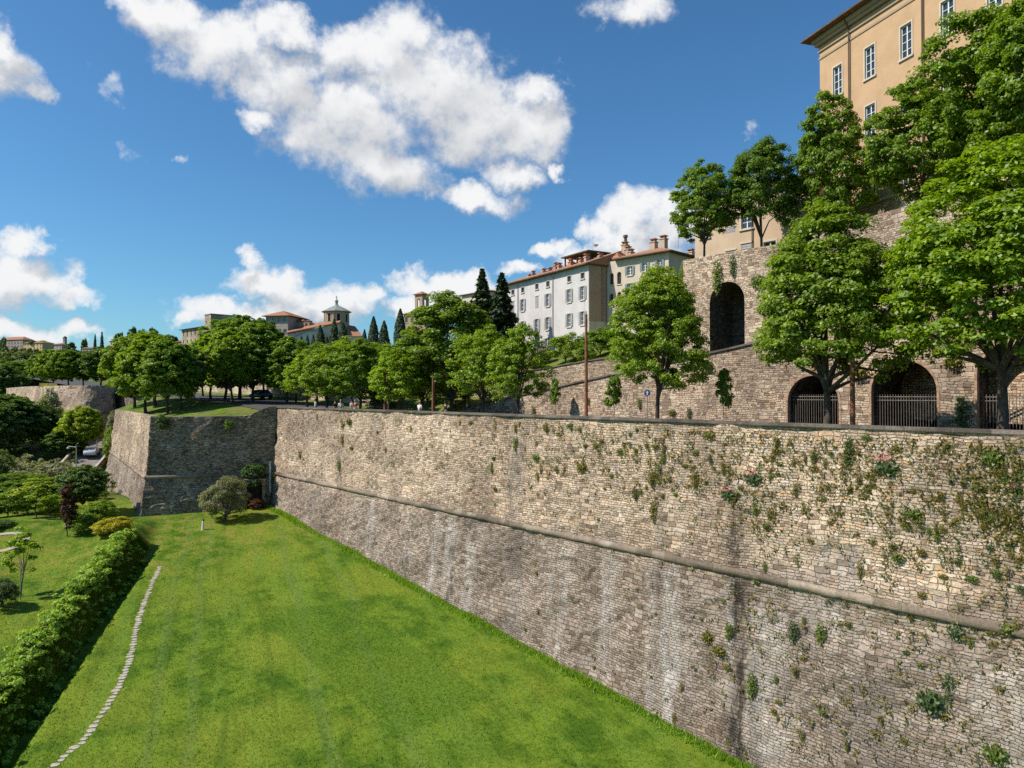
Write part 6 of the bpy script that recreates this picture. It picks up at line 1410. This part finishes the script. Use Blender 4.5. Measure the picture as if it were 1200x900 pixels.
for k in range(3): mb = MB(); mb.box(-1.65+1.65*k, -1.57+1.65*k, -.3, .3, 0, .06); mb.box(-1.64+1.65*k, -1.58+1.65*k, -.05, .05, .06, 1.0); mb.build('post', M['galv'], t)
# people on the road beyond the parapet
SKIN = simple('skin', (.42, .25, .18), .6, .05)
def skin_obj(name, verts, edges, rad, mat, parent):
    me = bpy.data.meshes.new(name); me.from_pydata(verts, edges, []); me.materials.append(mat)
    o = bpy.data.objects.new(name, me); COL.objects.link(o); o.parent = parent
    m = o.modifiers.new('skin', 'SKIN'); m.use_smooth_shade = True
    for i, sv in enumerate(me.skin_vertices[0].data if me.skin_vertices else []): sv.radius = (rad[i], rad[i]); sv.use_root = (i == 0)
    s = o.modifiers.new('sub', 'SUBSURF'); s.levels = 1; s.render_levels = 1; return o
def person(px, w, rz, label, shirt, pants, hair, step=.12, armf=.1):
    x, y = on_w(px, w); t = thing('person', label, 'person', (x, y, float(ROADZ(to_uw(x, y)[0]))+.01), rz, 'people on the rampart road')
    V = [(0,0,.95),(0,0,1.18),(0,0,1.40),(0,0,1.50),(0,-.01,1.60),(0,-.01,1.70),(-.1,0,.88),(-.11,-step*.5,.5),(-.11,-step,.07),(-.11,-step-.17,.04),(.1,0,.88),(.11,step*.4,.5),(.11,step,.07),(.11,step-.17,.04),(-.19,0,1.40),(-.24,armf*.4,1.12),(-.25,-armf,.87),(-.25,-armf-.03,.77),(.19,0,1.40),(.24,-armf*.4,1.12),(.25,armf*.4-.1,.87),(.25,armf*.4-.13,.77)]
    E = [(0,1),(1,2),(2,3),(3,4),(4,5),(0,6),(6,7),(7,8),(8,9),(0,10),(10,11),(11,12),(12,13),(2,14),(14,15),(15,16),(16,17),(2,18),(18,19),(19,20),(20,21)]
    rd = [.13,.125,.13,.055,.09,.085,.085,.06,.042,.04,.085,.06,.042,.04,.055,.045,.035,.035,.055,.045,.035,.035]
    skin_obj('body', V, E, rd, SKIN, t)
    sv = [0,1,2,14,15,18,19]; mp = {v: i for i, v in enumerate(sv)}; skin_obj('shirt', [V[i] for i in sv], [(mp[a], mp[b]) for a, b in E if a in mp and b in mp], [rd[i]+.022 for i in sv], shirt, t)
    sv = [0,6,7,8,10,11,12]; mp = {v: i for i, v in enumerate(sv)}; skin_obj('trousers', [V[i] for i in sv], [(mp[a], mp[b]) for a, b in E if a in mp and b in mp], [rd[i]+.02 for i in sv], pants, t)
    mb = MB(); mb.lathe([(.0, 1.81), (.06, 1.805), (.105, 1.76), (.112, 1.70), (.10, 1.66), (.0, 1.65)], 14, 0, .012); mb.build('hair', hair, t, True); return t
DKc = simple('dark_cloth', (.03, .03, .04), .9, .2); WTc = simple('white_cloth', (.7, .7, .68), .9, .05); BLc = simple('blue_cloth', (.06, .1, .2), .9, .1); GYc = simple('grey_cloth', (.3, .3, .31), .9, .1); RDc = simple('red_cloth', (.3, .05, .04), .9, .1)
HR = simple('dark_hair', (.03, .02, .015), .7, .2); HL = simple('light_hair', (.35, .27, .16), .7, .2)
person(370, 33.5, 2.2, 'person in white shirt walking by the low crowned maple', WTc, BLc, HR)
person(393, 33.2, 1.0, 'person in dark clothes leaning near the parapet', DKc, DKc, HR)
person(399.5, 33.4, .3, 'person in white beside the one in dark clothes', WTc, GYc, HL)
person(412, 34.5, -.6, 'person in grey left of the dark rounded maple trunk', GYc, BLc, HR)
person(416.5, 34.2, -.9, 'person in pale red left of the dark rounded maple trunk', RDc, GYc, HL)
person(492, 33.2, 2.5, 'person with light hair and white shirt near the forked tree', WTc, DKc, HL)
person(522, 33.0, 2.0, 'person in black beside the thick forked trunk', DKc, DKc, HR)
